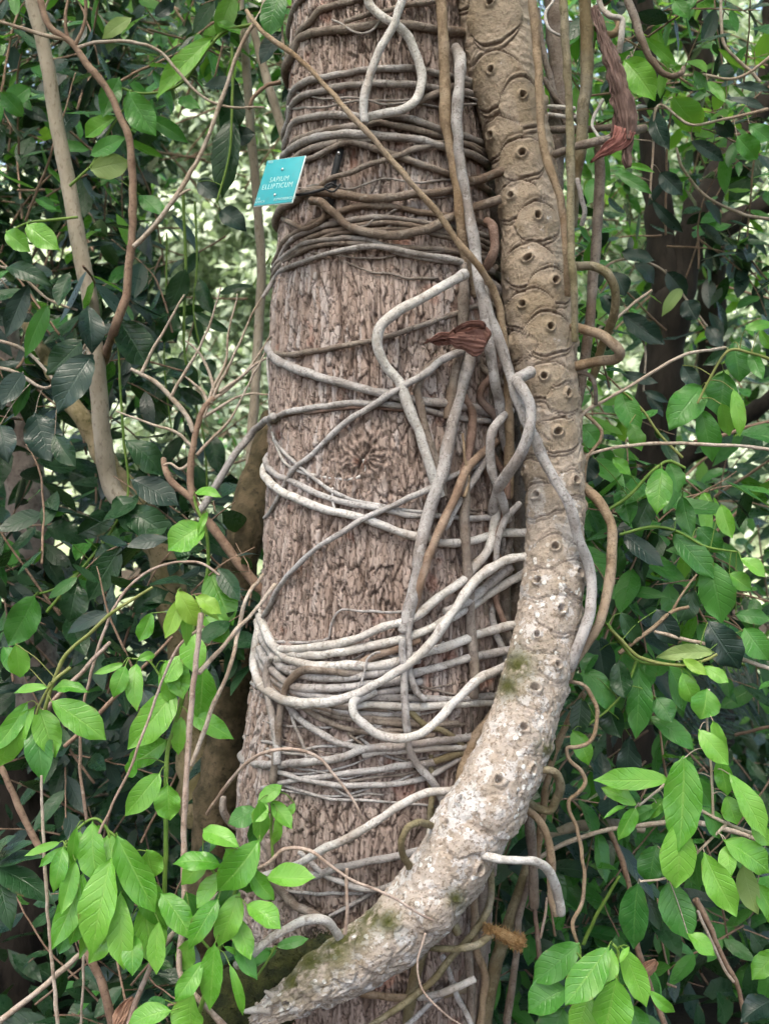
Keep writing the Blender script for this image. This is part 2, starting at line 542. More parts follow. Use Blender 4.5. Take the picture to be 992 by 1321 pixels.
def tube_geo(pts, radii, sides=12, step=None, rough=.11, wob=.0019, caps=True):
    """pts Nx3 world control points, radii N metres -> verts, quads, ngons"""
    _seed[0] += 1
    sd = _seed[0]
    radii = np.broadcast_to(np.asarray(radii, dtype=np.float64), (len(pts),))
    rm = radii.mean()
    step = step or max(.0035, rm * .8)
    pr = catmull(np.hstack([np.asarray(pts), radii[:, None]]), step)
    path, rad = pr[:, :3], np.maximum(pr[:, 3], 3e-4)
    n = len(path)
    s = np.concatenate([[0], np.cumsum(np.linalg.norm(np.diff(path, axis=0), axis=1))])
    z0 = np.zeros(n)
    if wob:
        for k in range(3):
            path[:, k] += wob * (vnoise(s * 14, z0 + k * 9.1, z0 + sd, 3) + .6 * vnoise(s * 40, z0 + k * 5.1, z0 + sd, 5))
    rad = rad * (1 + rough * vnoise(s * 26, z0, z0 + sd * 1.7, 8) + rough * .6 * vnoise(s * 85, z0, z0 + sd * 1.3, 4))
    T, N, B = frames(path)
    if caps:
        for side in (0, 1):
            i = 0 if side == 0 else -1
            sg = -1 if side == 0 else 1
            cp, cr, ct, cn, cb = path[i].copy(), rad[i], T[i].copy(), N[i].copy(), B[i].copy()
            xs = [.5, .85, .98]
            ap = np.array([cp + ct * sg * cr * .38 * x for x in xs])
            ar = np.array([cr * math.sqrt(1 - x * x) for x in xs])
            if side == 0:
                ap, ar = ap[::-1], ar[::-1]
                path, rad = np.vstack([ap, path]), np.concatenate([ar, rad])
                N, B = np.vstack([np.tile(cn, (3, 1)), N]), np.vstack([np.tile(cb, (3, 1)), B])
            else:
                path, rad = np.vstack([path, ap]), np.concatenate([rad, ar])
                N, B = np.vstack([N, np.tile(cn, (3, 1))]), np.vstack([B, np.tile(cb, (3, 1))])
    n = len(path)
    th = np.arange(sides) / sides * 2 * np.pi
    c, si = np.cos(th), np.sin(th)
    rr = rad[:, None] * np.ones(sides)
    if rm > .0035 and rough > 0:
        ii = np.arange(n)[:, None] * step
        rr = rr * (1 + rough * .7 * vnoise(ii * 30 + 0 * c, 1.7 * c + 0 * ii, 1.7 * si + 0 * ii + sd * 3.3, 6))
    V = path[:, None, :] + rr[:, :, None] * (c[None, :, None] * N[:, None, :] + si[None, :, None] * B[:, None, :])
    i, j = np.meshgrid(np.arange(n - 1), np.arange(sides), indexing='ij')
    j2 = (j + 1) % sides
    q = np.stack([i * sides + j, i * sides + j2, (i + 1) * sides + j2, (i + 1) * sides + j], -1).reshape(-1, 4)
    ng = [np.arange(sides)[::-1], (n - 1) * sides + np.arange(sides)]
    return V.reshape(-1, 3), q, ng


def tube(name, pts, radii, mat, parent=None, **kw):
    v, q, n = tube_geo(pts, radii, **kw)
    return build(name, v, q, n, None, M[mat], parent)


# ------------------------------------------------------------------ host trunk shape
TY = np.array([-500, 0, 100, 200, 300, 400, 500, 600, 700, 800, 850, 900, 1000, 1150, 1321, 1700.])
TL = np.array([383, 376, 373, 369, 360, 351, 349, 346, 341, 337, 331, 322, 312, 318, 328, 330.])
TR = np.array([596, 612, 618, 628, 638, 646, 652, 656, 658, 659, 659, 658, 652, 636, 626, 640.])
_k0 = 2.4 / F
TZ = CAM_Z - (TY - 660.5) * _k0
TCX = ((TL + TR) / 2 - 496) * _k0
TRR = (TR - TL) / 2 * _k0 * .985


def trunk_cr(z):
    return np.interp(z, TZ[::-1], TCX[::-1]), np.interp(z, TZ[::-1], TRR[::-1])


def surf_depth(px, py, clamp_right=.80):
    """depth (world y) of the trunk surface seen at a photo pixel"""
    d = -.2
    for _ in range(6):
        k = (d - CAM_Y) / F
        z = CAM_Z - (py - 660.5) * k
        cx, R = trunk_cr(z)
        a = (px - 496) / F
        # |a*(d+2.4) - cx|^2 + d^2 = R^2
        A = a * a + 1
        Bq = 2 * (a * a * 2.4 - a * cx)
        C = (a * 2.4 - cx) ** 2 - R * R
        D = Bq * Bq - 4 * A * C
        xr = (a * (2.4 + d) - cx) / R
        if clamp_right and xr > clamp_right:
            d = -math.sqrt(1 - clamp_right ** 2) * R
            continue
        if D < 0:
            d = -Bq / (2 * A)
        else:
            d = (-Bq - math.sqrt(D)) / (2 * A)
    return d


# ------------------------------------------------------------------ setting: soil, far hillside
def grid_sheet(x0, x1, y0, y1, nx, ny, zf):
    X, Y = np.meshgrid(np.linspace(x0, x1, nx), np.linspace(y0, y1, ny), indexing='ij')
    Z = zf(X, Y)
    v = np.stack([X, Y, Z], -1).reshape(-1, 3)
    i, j = np.meshgrid(np.arange(nx - 1), np.arange(ny - 1), indexing='ij')
    q = np.stack([i * ny + j, (i + 1) * ny + j, (i + 1) * ny + j + 1, i * ny + j + 1], -1).reshape(-1, 4)
    return v, q


def ground_z(X, Y):
    rise = sstep(4.0, 30.0, Y) * 11.0 + np.maximum(Y - 30, 0) * .25
    return rise + .05 * vnoise(X * 1.1, Y * 1.1, X * 0, 2) + .02 * vnoise(X * 6, Y * 6, X * 0, 3)


v, q = grid_sheet(-120, 120, -30, 160, 241, 191, ground_z)
tag(build('ground', v, q, (), None, M['soil'], None, (0, 0, 0)), None, None, None, 'structure')


v, q = grid_sheet(-60, 60, 5.5, 120, 121, 121, lambda X, Y: ground_z(X, Y) + .02)
tag(build('hillside', v, q, (), None, M['hill'], None, (0, 0, 0)), None, None, None, 'structure')

# ------------------------------------------------------------------ host tree trunk with scaly bark
def plates(u, vv, per, cw, ch, seed):
    """elongated voronoi: u periodic metres, v metres -> F2-F1 (cell units), id hash, dv in cell"""
    nu = max(3, int(round(per / cw)))
    x = u / per * nu
    y = vv / ch
    ix, iy = np.floor(x), np.floor(y)
    f1 = np.full(x.shape, 9.0)
    f2 = np.full(x.shape, 9.0)
    idh = np.zeros(x.shape)
    dyv = np.zeros(x.shape)
    dxv = np.zeros(x.shape)
    z = np.zeros_like(x)
    for dx in (-1, 0, 1):
        for dy in (-1, 0, 1):
            cx, cy = ix + dx, iy + dy
            hx = np.mod(cx, nu)
            jx = _hash(hx, cy, z, seed) * .9 + .05
            jy = _hash(hx, cy, z + 7, seed) * .9 + .05
            ddx, ddy = cx + jx - x, cy + jy - y
            d = np.sqrt(ddx ** 2 + ddy ** 2)
            hid = _hash(hx, cy, z + 13, seed)
            closer = d < f1
            f2 = np.where(closer, f1, np.minimum(f2, d))
            idh = np.where(closer, hid, idh)
            dyv = np.where(closer, ddy, dyv)
            dxv = np.where(closer, ddx, dxv)
            f1 = np.where(closer, d, f1)
    return f2 - f1, idh, dxv, dyv


def make_trunk(parent):
    zt, zb = CAM_Z + (660.5 + 90) * _k0, -.12
    nz = 1000
    zs = np.linspace(zt, zb, nz)
    th = np.concatenate([np.linspace(-100, 100, 400, endpoint=False), np.linspace(100, 260, 70, endpoint=False)])
    th = np.radians(th)          # 0 = toward camera, + = toward +x
    cx, R = trunk_cr(zs)
    cx = cx[:, None]
    R = R[:, None]
    Z, TH = np.meshgrid(zs, th, indexing='ij')
    Rm = .27
    per = 2 * np.pi * Rm
    u = TH * Rm
    # noise is periodic because it is sampled on the circle
    nx, ny = np.sin(TH) * Rm, -np.cos(TH) * Rm
    wu = .010 * fbm(nx * 14, ny * 14, Z * 9, 3, 4) + .0030 * fbm(nx * 95, ny * 95, Z * 60, 2, 9)
    wv = .018 * fbm(nx * 16, ny * 16, Z * 10, 3, 24) + .0060 * fbm(nx * 120, ny * 120, Z * 50, 2, 29)
    # knot: bark swirls round it
    kp = P(470, 590, surf_depth(470, 590))
    kc = math.asin(np.clip((kp[0] - trunk_cr(kp[2])[0]) / trunk_cr(kp[2])[1], -1, 1))
    ku, kv = u - kc * Rm, Z - kp[2]
    kr = np.sqrt((ku / .065) ** 2 + (kv / .06) ** 2)
    kn = np.exp(-kr ** 2 * 1.1)
    U, V = np.mod(u + wu, per), Z + wv
    top = sstep(CAM_Z + .25, CAM_Z + .75, Z)     # stringier, taller plates high up
    e1, id1, dx1, dy1 = plates(U, V, per, .0112, .052, 3)
    e2, id2, dx2, dy2 = plates(U, V + .3, per, .0098, .080, 5)
    e = e1 * (1 - top) + e2 * top
    idv = np.where(top > .5, id2, id1)
    e3, id3, _, _ = plates(U + .004 * vnoise(nx * 60, ny * 60, Z * 30, 51), V, per, .034, .15, 8)
    crack = 1 - sstep(.02, .105 + .06 * vnoise(nx * 40, ny * 40, Z * 14, 52), e)
    deep = 1 - sstep(.015, .075, e3)
    fl = fbm(nx * 34, ny * 34, Z * 3.4, 3, 36)
    vcr = sstep(.075, .02, np.abs(fl)) * sstep(-.35, .1, vnoise(nx * 20, ny * 20, Z * 8, 37))
    furrow = fbm(nx * 70, ny * 70, Z * 6.0, 3, 31)
    fine = np.abs(fbm(nx * 130, ny * 130, Z * 34, 3, 33))
    scale_step = np.where(top > .5, dy2, dy1)      # each plate lifts at its lower edge like a shingle
    h = .0046 * (1 - crack) - .0046 * deep - .0052 * vcr + .0036 * (idv - .5) * (1 - crack) + .0030 * (id3 - .5) + .0032 * scale_step * (1 - crack) \
        + .0024 * furrow + .0008 * fine + .0008 * fbm(nx * 210, ny * 210, Z * 90, 2, 40)
    crack = np.maximum(crack * .9, vcr * .85)
    # knot relief
    ang = np.arctan2(kv, ku)
    swirl = np.sin(ang * 17 + 5 * kr + 4 * vnoise(ku * 60, kv * 60, ku * 0, 12)) * .0032 + np.sin(kr * 16 + 2 * vnoise(ku * 40, kv * 40, ku * 0, 2)) * .0028
    slit = np.exp(-((ku - .012 * np.sin(kv * 60)) / .004) ** 2) * sstep(1.0, .3, kr)
    h = h * (1 - kn * .75) + kn * (.013 + swirl + .004 * fbm(ku * 110, kv * 110, ku * 0, 3, 77)) - .011 * slit
    crack = np.maximum(crack * (1 - kn * .7), slit)
    crack = np.maximum(crack, np.clip(kn * 1.4, 0, 1) * sstep(.0015, -.003, swirl) * .8)
    idv = idv * (1 - kn) + .22 * kn
    # broad undulation, buttress flare low down left
    h = h + .006 * fbm(nx * 6, ny * 6, Z * 2.2, 2, 55)
    h = h + .03 * np.exp(-((TH + 1.1) / .30) ** 2) * sstep(CAM_Z - .30, CAM_Z - .75, Z)
    rr = R + h - .004
    X = cx + rr * np.sin(TH)
    Y = -rr * np.cos(TH)
    v = np.stack([X, Y, Z], -1).reshape(-1, 3)
    m = len(th)
    i, j = np.meshgrid(np.arange(nz - 1), np.arange(m), indexing='ij')
    j2 = (j + 1) % m
    q = np.stack([i * m + j, (i + 1) * m + j, (i + 1) * m + j2, i * m + j2], -1).reshape(-1, 4)
    build('trunk', v, q, [np.arange(m)], {'plate': idv, 'crack': np.maximum(crack * .8, deep * .7)}, M['bark'], parent)


def shade_crown(parent):
    # unseen boughs and leaves added above the frame to dim the near scene
    rng = random.Random(4)
    top = np.array([trunk_cr(2.7)[0], 0, 2.6])
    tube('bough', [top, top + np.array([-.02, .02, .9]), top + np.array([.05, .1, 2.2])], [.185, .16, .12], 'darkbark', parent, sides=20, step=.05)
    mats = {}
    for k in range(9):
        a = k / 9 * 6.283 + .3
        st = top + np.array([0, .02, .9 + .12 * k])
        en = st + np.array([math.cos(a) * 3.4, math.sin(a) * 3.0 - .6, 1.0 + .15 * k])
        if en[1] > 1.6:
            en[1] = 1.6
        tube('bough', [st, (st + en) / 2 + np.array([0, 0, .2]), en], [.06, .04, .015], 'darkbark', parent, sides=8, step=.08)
    n = SHADE_LEAF_N
    rg = np.random.default_rng(5)
    by = rg.uniform(-8.5, 4.2, n)
    b = np.stack([rg.uniform(-6.5, 6.5, n), by, rg.uniform(4.3, 5.8, n) + np.maximum(by - 1.8, 0) * .55], -1)
    v, q, a = leaf_geo(b, rg.normal(size=(n, 3)) + np.array([0, 0, -.4]), rg.normal(size=(n, 3)) * .4 + np.array([0, 0, 1.0]), rg.uniform(.16, .28, n), rg.uniform(.07, .12, n), .05, .2, .03, 4, 3, None, .9, 2)
    tag(build('crown', v, q, (), a, M['mid'], parent), None, None, None, None)  # added leaf layer, spread wide and behind the camera to block sky light


SHADE_LEAF_N = 19000
host = thing('host_tree', 'big straight tree trunk with scaly pinkish brown bark, wrapped in aerial roots', 'tree', (0, 0, 0))
make_trunk(host)

# ------------------------------------------------------------------ climbing plant stem
# centre px, py, radius px, depth
ST = [(628, -60, 52, -.10), (636, 0, 53, -.10), (643, 50, 50, -.105), (652, 100, 48, -.11), (662, 150, 44, -.115), (673, 200, 42, -.12), (681, 250, 41, -.125),
      (687, 300, 42, -.13), (690, 350, 45, -.13), (695, 400, 45, -.135), (699, 450, 44, -.14), (706, 500, 41, -.145), (711, 550, 39, -.15), (714, 600, 39, -.155),
      (716, 650, 38, -.165), (715, 700, 38, -.18), (713, 750, 40, -.20), (706, 805, 42, -.225), (695, 860, 43, -.25), (681, 910, 43, -.28), (663, 965, 46, -.31),
      (637, 1020, 49, -.34), (608, 1070, 50, -.36), (577, 1123, 49, -.38), (546, 1167, 47, -.39), (504, 1207, 43, -.40), (462, 1236, 40, -.405), (427, 1256, 36, -.41),
      (398, 1272, 30, -.41), (375, 1288, 25, -.41), (353, 1302, 19, -.41), (334, 1312, 14, -.405), (320, 1320, 8, -.40)]
ST_PX = np.array([(a, b) for a, b, _, _ in ST], dtype=float)
SCARS = [(602, 0, 44, 46, 0), (639, 38, 62, 66, 1), (639, 118, 64, 62, 1), (679, 149, 48, 56, 1), (639, 188, 46, 40, 1), (675, 217, 54, 46, 1), (663, 269, 54, 42, 1),
         (695, 297, 52, 42, 1), (682, 350, 64, 46, 1), (716, 378, 50, 38, 1), (677, 406, 64, 42, 1), (710, 438, 62, 46, 1), (660, 452, 36, 30, 1), (704, 496, 58, 40, 1),
         (732, 517, 36, 34, 1), (721, 565, 56, 38, 1), (676, 575, 40, 30, 0), (678, 616, 42, 34, 1), (741, 628, 34, 30, 1), (694, 650, 54, 40, 1), (716, 722, 56, 40, 1), (745, 752, 40, 36, 1),
         (694, 760, 52, 36, 1), (722, 802, 50, 38, 1), (692, 832, 40, 30, 1), (684, 905, 46, 36, 1), (712, 870, 36, 32, 1), (670, 955, 42, 34, 1), (681, 1005, 44, 40, 1),
         (636, 1022, 52, 44, 1), (592, 1040, 34, 30, 1), (646, 1060, 50, 44, 2), (600, 1089, 48, 40, 2), (612, 1126, 42, 38, 1), (575, 1069, 30, 26, 1), (543, 1168, 44, 36, 1), (565, 1180, 46, 40, 2),
         (505, 1180, 34, 30, 0), (485, 1225, 46, 40, 2), (445, 1240, 40, 34, 2), (412, 1265, 44, 38, 2), (370, 1293, 36, 30, 1)]


def make_stem(parent):
    ctl = np.array([np.append(P(a, b, d), r * (d + 2.4) / F) for a, b, r, d in ST])
    pr = catmull(ctl, .0028)
    path, rad = pr[:, :3], pr[:, 3]
    n = len(path)
    s = np.concatenate([[0], np.cumsum(np.linalg.norm(np.diff(path, axis=0), axis=1))])
    T = np.gradient(path, axis=0)
    T /= np.linalg.norm(T, axis=1)[:, None]
    # front direction: toward camera, perpendicular to tangent
    view = np.array([0, CAM_Y, CAM_Z]) - path
    view /= np.linalg.norm(view, axis=1)[:, None]
    N = view - T * (view * T).sum(1)[:, None]
    N /= np.linalg.norm(N, axis=1)[:, None]
    B = np.cross(T, N)      # T downward, N toward camera -> B
    if B[n // 3][0] < 0:
        B = -B
    m = 230
    th = np.concatenate([np.linspace(-105, 105, 190, endpoint=False), np.linspace(105, 255, 40, endpoint=False)])
    th = np.radians(th)
    S, TH = np.meshgrid(s, th, indexing='ij')
    Rr = rad[:, None] * np.ones_like(TH)
    k = (path[:, 1] - CAM_Y) / F
    pp = np.stack([path[:, 0] / k + 496, 660.5 - (path[:, 2] - CAM_Z) / k], -1)     # pixel path
    tp = np.gradient(pp, axis=0)
    tp /= np.linalg.norm(tp, axis=1)[:, None]
    h = np.zeros_like(TH)
    scar = np.zeros_like(TH)
    ridge = np.zeros_like(TH)
    rough_low = sstep(.9, 1.75, S)          # older, rougher stem low down
    lst = []
    for (px, py, wpx, hpx, kind) in SCARS:
        i = np.argmin(((pp - (px, py)) ** 2).sum(1))
        # lateral offset: component along the right-hand perpendicular
        perp = np.array([-tp[i][1], tp[i][0]])
        if perp[0] < 0:
            perp = -perp
        off = (np.array([px, py]) - pp[i]) @ perp
        rp = rad[i] / k[i]
        qf = np.clip(off / rp, -.93, .93)
        lst.append((s[i], math.asin(qf), 1.16 * wpx * k[i] / 2 / max(.55, math.sqrt(1 - qf * qf) * .9 + .1), 1.04 * hpx * k[i] / 2, kind))
    rng = random.Random(5)
    si = .03
    while si < s[-1]:                        # the far side carries scars too
        for a in (1.95, 2.9, 3.85):
            lst.append((si + rng.uniform(-.02, .02), a + rng.uniform(-.15, .15), .04, .035, 1))
        si += .075
    wx = .006 * fbm(S * 14, TH * 2.2, TH * 0, 2, 61)
    wy = .006 * fbm(S * 14, TH * 2.2, TH * 0 + 5, 2, 62)
    LI, GR, HO = np.zeros_like(TH), np.zeros_like(TH), np.zeros_like(TH)
    for q_, (s0, a0, W, H, kind) in enumerate(lst):
        lo, hi = np.searchsorted(s, s0 - .09), np.searchsorted(s, s0 + .09)
        if hi - lo < 3:
            continue
        sl = slice(lo, hi)
        dth = np.mod(TH[sl] - a0 + np.pi, 2 * np.pi) - np.pi
        da = Rr[sl] * dth + wx[sl]
        ds = S[sl] - s0 + wy[sl]             # + = below
        e = np.clip(1 - (da / (W * 1.12)) ** 2, 0.02, 1)
        up, dn = H * 1.02 * e ** .75, H * .98 * e ** .55
        g = np.where(ds < 0, -ds / up, ds / dn)
        g = np.where(np.abs(da) > W * 1.12, 3 + np.abs(da) / W, g)
        inside = sstep(1.03, .95, g)
        over = sstep(1.10, .99, g)
        rg = np.exp(-((g - 1.03) / .055) ** 2)
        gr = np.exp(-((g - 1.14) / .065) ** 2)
        rg2 = np.exp(-((g - 1.27) / .060) ** 2) * (.55 + .45 * sstep(-.012, .002, ds))
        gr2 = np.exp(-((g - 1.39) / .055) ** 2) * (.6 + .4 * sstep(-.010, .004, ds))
        py0 = -H * .32
        rp_ = np.sqrt(da ** 2 + ((ds - py0) * 1.05) ** 2)
        pr0 = min(.0092, W * .25)
        ring = np.exp(-((rp_ - pr0) / (pr0 * .36)) ** 2)
        hole = sstep(pr0 * .85, pr0 * .45, rp_)
        hh = .0010 + .0030 * np.clip(1 - g, 0, 1)
        hcol = 0 * hh
        if kind == 1:
            hh = hh + .0062 * ring - .0125 * hole
            hcol = hole * .85
        elif kind == 2:
            hh = hh + .004
        h[sl] = h[sl] * (1 - over) + hh * inside
        LI[sl] = np.maximum(LI[sl] * (1 - over), np.maximum(rg, .8 * rg2))
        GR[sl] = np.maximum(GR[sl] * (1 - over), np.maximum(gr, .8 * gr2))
        HO[sl] = np.maximum(HO[sl] * (1 - over), hcol * inside)
        scar[sl] = np.maximum(scar[sl] * (1 - over), inside * (1 - .3 * hole))
    fade = 1 - .6 * sstep(1.35, 1.85, S)
    HO *= 1 - .5 * sstep(1.2, 1.6, S)
    brk = .65 + .35 * sstep(-.5, .2, fbm(S * 60, TH * 6, TH * 0, 2, 66))
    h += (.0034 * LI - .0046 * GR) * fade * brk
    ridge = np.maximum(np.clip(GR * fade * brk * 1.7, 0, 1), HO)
    lip = np.clip(LI * fade, 0, 1) * (1 - ridge)
    X0 = S * 1.0
    ca, sa = np.cos(TH) * .09, np.sin(TH) * .09
    wr = fbm(ca * 30, sa * 30, S * 75, 3, 71)            # cross wrinkles between the scars
    h += .0016 * wr * (1 - .7 * scar)
    flow = np.sin((S * 260 + 9 * fbm(ca * 18, sa * 18, S * 18, 2, 72) + 3 * np.cos(TH * 3))) * .0009
    h += flow * (1 - scar)
    h += .0011 * fbm(ca * 130, sa * 130, S * 130, 3, 73)
    h += rough_low * (.0050 * fbm(ca * 16, sa * 16, S * 16, 2, 74) + .0024 * np.abs(fbm(ca * 60, sa * 60, S * 60, 3, 75)))
    # cracks inside scars
    ck = np.abs(vnoise(ca * 55, sa * 55, S * 28, 76))
    h -= .0016 * sstep(.05, .0, ck) * scar
    # knobbly torn lower end
    low = sstep(s[-1] - .30, s[-1] - .08, S)
    h += low * .009 * fbm(ca * 34, sa * 34, S * 30, 3, 78)
    rr = Rr + h - .002
    Vv = path[:, None, :] + rr[:, :, None] * (np.cos(TH)[:, :, None] * N[:, None, :] + np.sin(TH)[:, :, None] * B[:, None, :])
    lich = np.clip(sstep(.80, 1.55, S) * .95 + .28 * fbm(ca * 14, sa * 14, S * 8, 2, 80), 0, 1)
    lich = np.maximum(lich, .35 * sstep(.25, .6, fbm(ca * 25, sa * 25, S * 14, 2, 83)))
    for (s0, a0, W, H, kind) in lst:
        if kind == 2:
            i = np.searchsorted(s, s0)
            sl = slice(max(0, i - 40), i + 40)
    mo = np.zeros_like(TH)
    for (px, py, rpx) in ((668, 858, 26), (655, 885, 20), (705, 965, 12), (500, 1190, 20), (478, 1185, 22), (455, 1205, 24), (430, 1225, 30), (400, 1240, 34), (378, 1266, 26), (440, 1212, 26), (588, 1160, 14)):
        kk = k[np.argmin(((pp - (px, py)) ** 2).sum(1))]
        ppx = Vv[:, :, 0] / ((Vv[:, :, 1] - CAM_Y) / F) + 496
        ppy = 660.5 - (Vv[:, :, 2] - CAM_Z) / ((Vv[:, :, 1] - CAM_Y) / F)
        mo = np.maximum(mo, np.exp(-((ppx - px) ** 2 + (ppy - py) ** 2) / rpx ** 2) * (np.cos(TH) > -.2))
    i, j = np.meshgrid(np.arange(n - 1), np.arange(len(th)), indexing='ij')
    mm = len(th)
    j2 = (j + 1) % mm
    q = np.stack([i * mm + j, i * mm + j2, (i + 1) * mm + j2, (i + 1) * mm + j], -1).reshape(-1, 4)
    # orient outward
    f = q[len(q) // 3]
    vf = Vv.reshape(-1, 3)
    nn = np.cross(vf[f[1]] - vf[f[0]], vf[f[2]] - vf[f[0]])
    ctr = path[f[0] // mm]
    if nn @ (vf[f[0]] - ctr) < 0:
        q = q[:, ::-1]
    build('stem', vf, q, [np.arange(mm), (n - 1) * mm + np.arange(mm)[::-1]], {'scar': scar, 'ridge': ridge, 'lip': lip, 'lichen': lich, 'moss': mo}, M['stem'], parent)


climber = thing('climbing_plant', 'thick tan climbing stem with eye-shaped leaf scars and many grey aerial roots', 'climbing plant', P(560, 1321, -.38) * np.array([1, 1, 0]))
make_stem(climber)


# ------------------------------------------------------------------ aerial roots
def root_points(pts, r, lift0, wl=False, wr=False, depth=False):
    """pts: (px,py[,lift_cm or depth_cm]); r: px or (r0,r1) -> world points, radii"""
    n = len(pts)
    rr = np.linspace(r[0], r[1], n) if isinstance(r, (tuple, list)) else np.full(n, float(r))
    W, RR = [], []
    last = lift0
    for (p, rp) in zip(pts, rr):
        px, py = p[0], p[1]
        if depth:
            last = p[2] if len(p) > 2 else last
            d = last / 100.0
        else:
            last = p[2] if len(p) > 2 else last
            rw = rp * 2.2 / F
            d = surf_depth(px, py) - rw - (last - .22) / 100.0
        W.append(P(px, py, d))
        RR.append(rp * .93 * (d - CAM_Y) / F)
    W, RR = np.array(W), np.array(RR)

    def back(p, r_, z1, z2, sgn):
        cx, R = trunk_cr(p[2])
        ang = math.atan2(p[0] - cx, -p[1])
        out = []
        for k, dz in ((.35, z1), (.8, z2), (1.3, z2 * 1.5)):
            a = ang + sgn * k
            cxx, R2 = trunk_cr(p[2] + dz)
            rad = R2 + r_ * 1.2
            out.append((cxx + rad * math.sin(a), -rad * math.cos(a), p[2] + dz))
        return np.array(out)
    if wl:
        dz = (W[0][2] - W[1][2])
        dz = float(np.clip(dz, -.03, .03))
        b = back(W[0], RR[0], dz, dz * 2, -1)
        W = np.vstack([b[::-1], W])
        RR = np.concatenate([[RR[0]] * 3, RR])
    if wr:
        b = back(W[-1], RR[-1], 0, 0, 1)
        W = np.vstack([W, b])
        RR = np.concatenate([RR, [RR[-1]] * 3])
    return W, RR


NROOT = [0]
ROOTS = []


def root(mat, r, pts, lift=.1, wl=False, wr=False, depth=False, parent=None, name='aerial_root', sides=12, **kw):
    W, RR = root_points(pts, r, lift, wl, wr, depth)
    NROOT[0] += 1
    if name != 'aerial_root':
        return tube(name, W, RR, mat, parent or climber, sides=sides, **kw)
    v, q, n = tube_geo(W, RR, sides=sides, **kw)
    ext = np.abs(np.diff(np.array([p[:2] for p in pts], dtype=float), axis=0)).sum()
    ROOTS.append((ext * float(np.mean(RR)), v, q, n, mat))


def finish_roots():
    # the hundred that show largest are parts of their own, the finest strands one part
    ROOTS.sort(key=lambda x: -x[0])
    for sz, v, q, n, mat in ROOTS[:98]:
        build('aerial_root', v, q, n, None, M[mat], climber)
    mb = MB()
    mi, mats = [], []
    for sz, v, q, n, mat in ROOTS[98:]:
        mb.add(v, q, n)
        if mat not in mats:
            mats.append(mat)
        mi.append((len(q), len(n), mats.index(mat)))
    o = mb.build('fine_roots', M[mats[0]], climber)
    for m in mats[1:]:
        o.data.materials.append(M[m])
    idx = np.concatenate([np.full(a, k) for a, b, k in mi] + [np.full(b, k) for a, b, k in mi]).astype(np.int32)
    if len(idx) == len(o.data.polygons):
        o.data.polygons.foreach_set('material_index', idx)
    tag(o, None, None, None, 'stuff')


# --- top wraps
root('brown', 6, [(376, 26), (378, 14), (384, 4), (394, -8), (410, -30)], .2, wl=True)
root('brown', 5, [(381, 54), (386, 42), (400, 29), (413, 13), (432, 5), (458, -2), (480, -12)], .2, wl=True)
root('brown', 6, [(382, 64), (387, 50), (405, 42), (437, 37), (466, 33), (492, 29), (523, 30), (563, 36), (600, 42)], .2, wl=True, wr=True)
root('brown', 3.6, [(446, 27), (466, 20), (482, 15), (497, 12), (523, 5), (547, 3), (590, -3)], .9, wr=True)
root('greybrown', (1.4, 2), [(428, 24), (440, 29), (453, 39), (468, 43), (481, 37), (489, 26), (492, 20)], 1.6)
root('greybrown', 4.8, [(373, 133), (378, 119), (392, 107), (419, 100), (453, 92), (487, 88), (513, 88), (539, 89), (568, 96), (605, 104)], .2, wl=True, wr=True)
root('greybrown', 5, [(373, 152), (377, 135), (392, 122), (419, 115), (453, 110), (487, 107), (523, 109), (568, 114), (605, 118)], .3, wl=True, wr=True)
root('greybrown', 5, [(373, 175), (377, 161), (392, 152), (419, 147), (445, 147), (472, 150), (502, 149), (523, 152), (550, 160), (571, 168), (610, 178)], .3, wl=True, wr=True)
root('brown', 4.4, [(373, 192), (387, 178), (413, 170), (445, 164), (466, 162), (487, 157), (510, 160), (539, 168), (600, 185)], .2, wl=True, wr=True)
root('greybrown', 5.6, [(366, 202), (379, 189), (405, 178), (440, 173), (471, 173), (508, 177), (544, 181), (573, 190), (612, 200)], .9, wl=True, wr=True)
root('brown', 5, [(370, 212), (392, 197), (419, 188), (445, 183), (466, 185), (487, 192), (518, 202), (550, 214), (581, 225), (615, 236)], .4, wl=True, wr=True)
root('brown', 3.8, [(378, 209), (405, 203), (429, 190), (450, 182), (480, 178)], .9)
root('brown', (1.5, 2.2), [(533, 196), (534, 190), (539, 182), (547, 177)], 1.2)
root('brown', 4, [(414, 240), (429, 228), (450, 221), (476, 211), (497, 205), (523, 196), (544, 190), (585, 182)], 1.0, wr=True)
root('brown', 6, [(384, 256), (392, 248), (411, 245), (440, 249), (471, 255), (502, 255), (529, 252), (555, 248), (589, 242), (612, 234, 1.5), (650, 219, 2.5)], .6, wl=True)
root('brown', 6, [(402, 257, 1.4), (416, 261, 1.4), (432, 274), (450, 290), (471, 298), (502, 303), (529, 300), (555, 293), (581, 281), (610, 268), (645, 257, 2.5)], 1.1)
root('brown', (4, 3.4), [(418, 268), (417, 280), (405, 290), (392, 295), (376, 288), (362, 280)], .8)
root('brown', 4, [(361, 323), (367, 311), (387, 298), (418, 280), (445, 270), (476, 266), (513, 268), (550, 274), (600, 280)], .1, wl=True, wr=True)
root('greybrown', 3.8, [(364, 328), (379, 308), (405, 295), (440, 287), (466, 281), (502, 281), (544, 287), (590, 294)], .1, wl=True, wr=True)
root('brown', 3.6, [(362, 335), (379, 321), (408, 303), (445, 293), (476, 287), (523, 290), (580, 301)], .3, wl=True, wr=True)
root('brown', 3.2, [(361, 340), (382, 324), (408, 311), (434, 300), (460, 298), (492, 295), (530, 296), (590, 309)], .2, wl=True, wr=True)
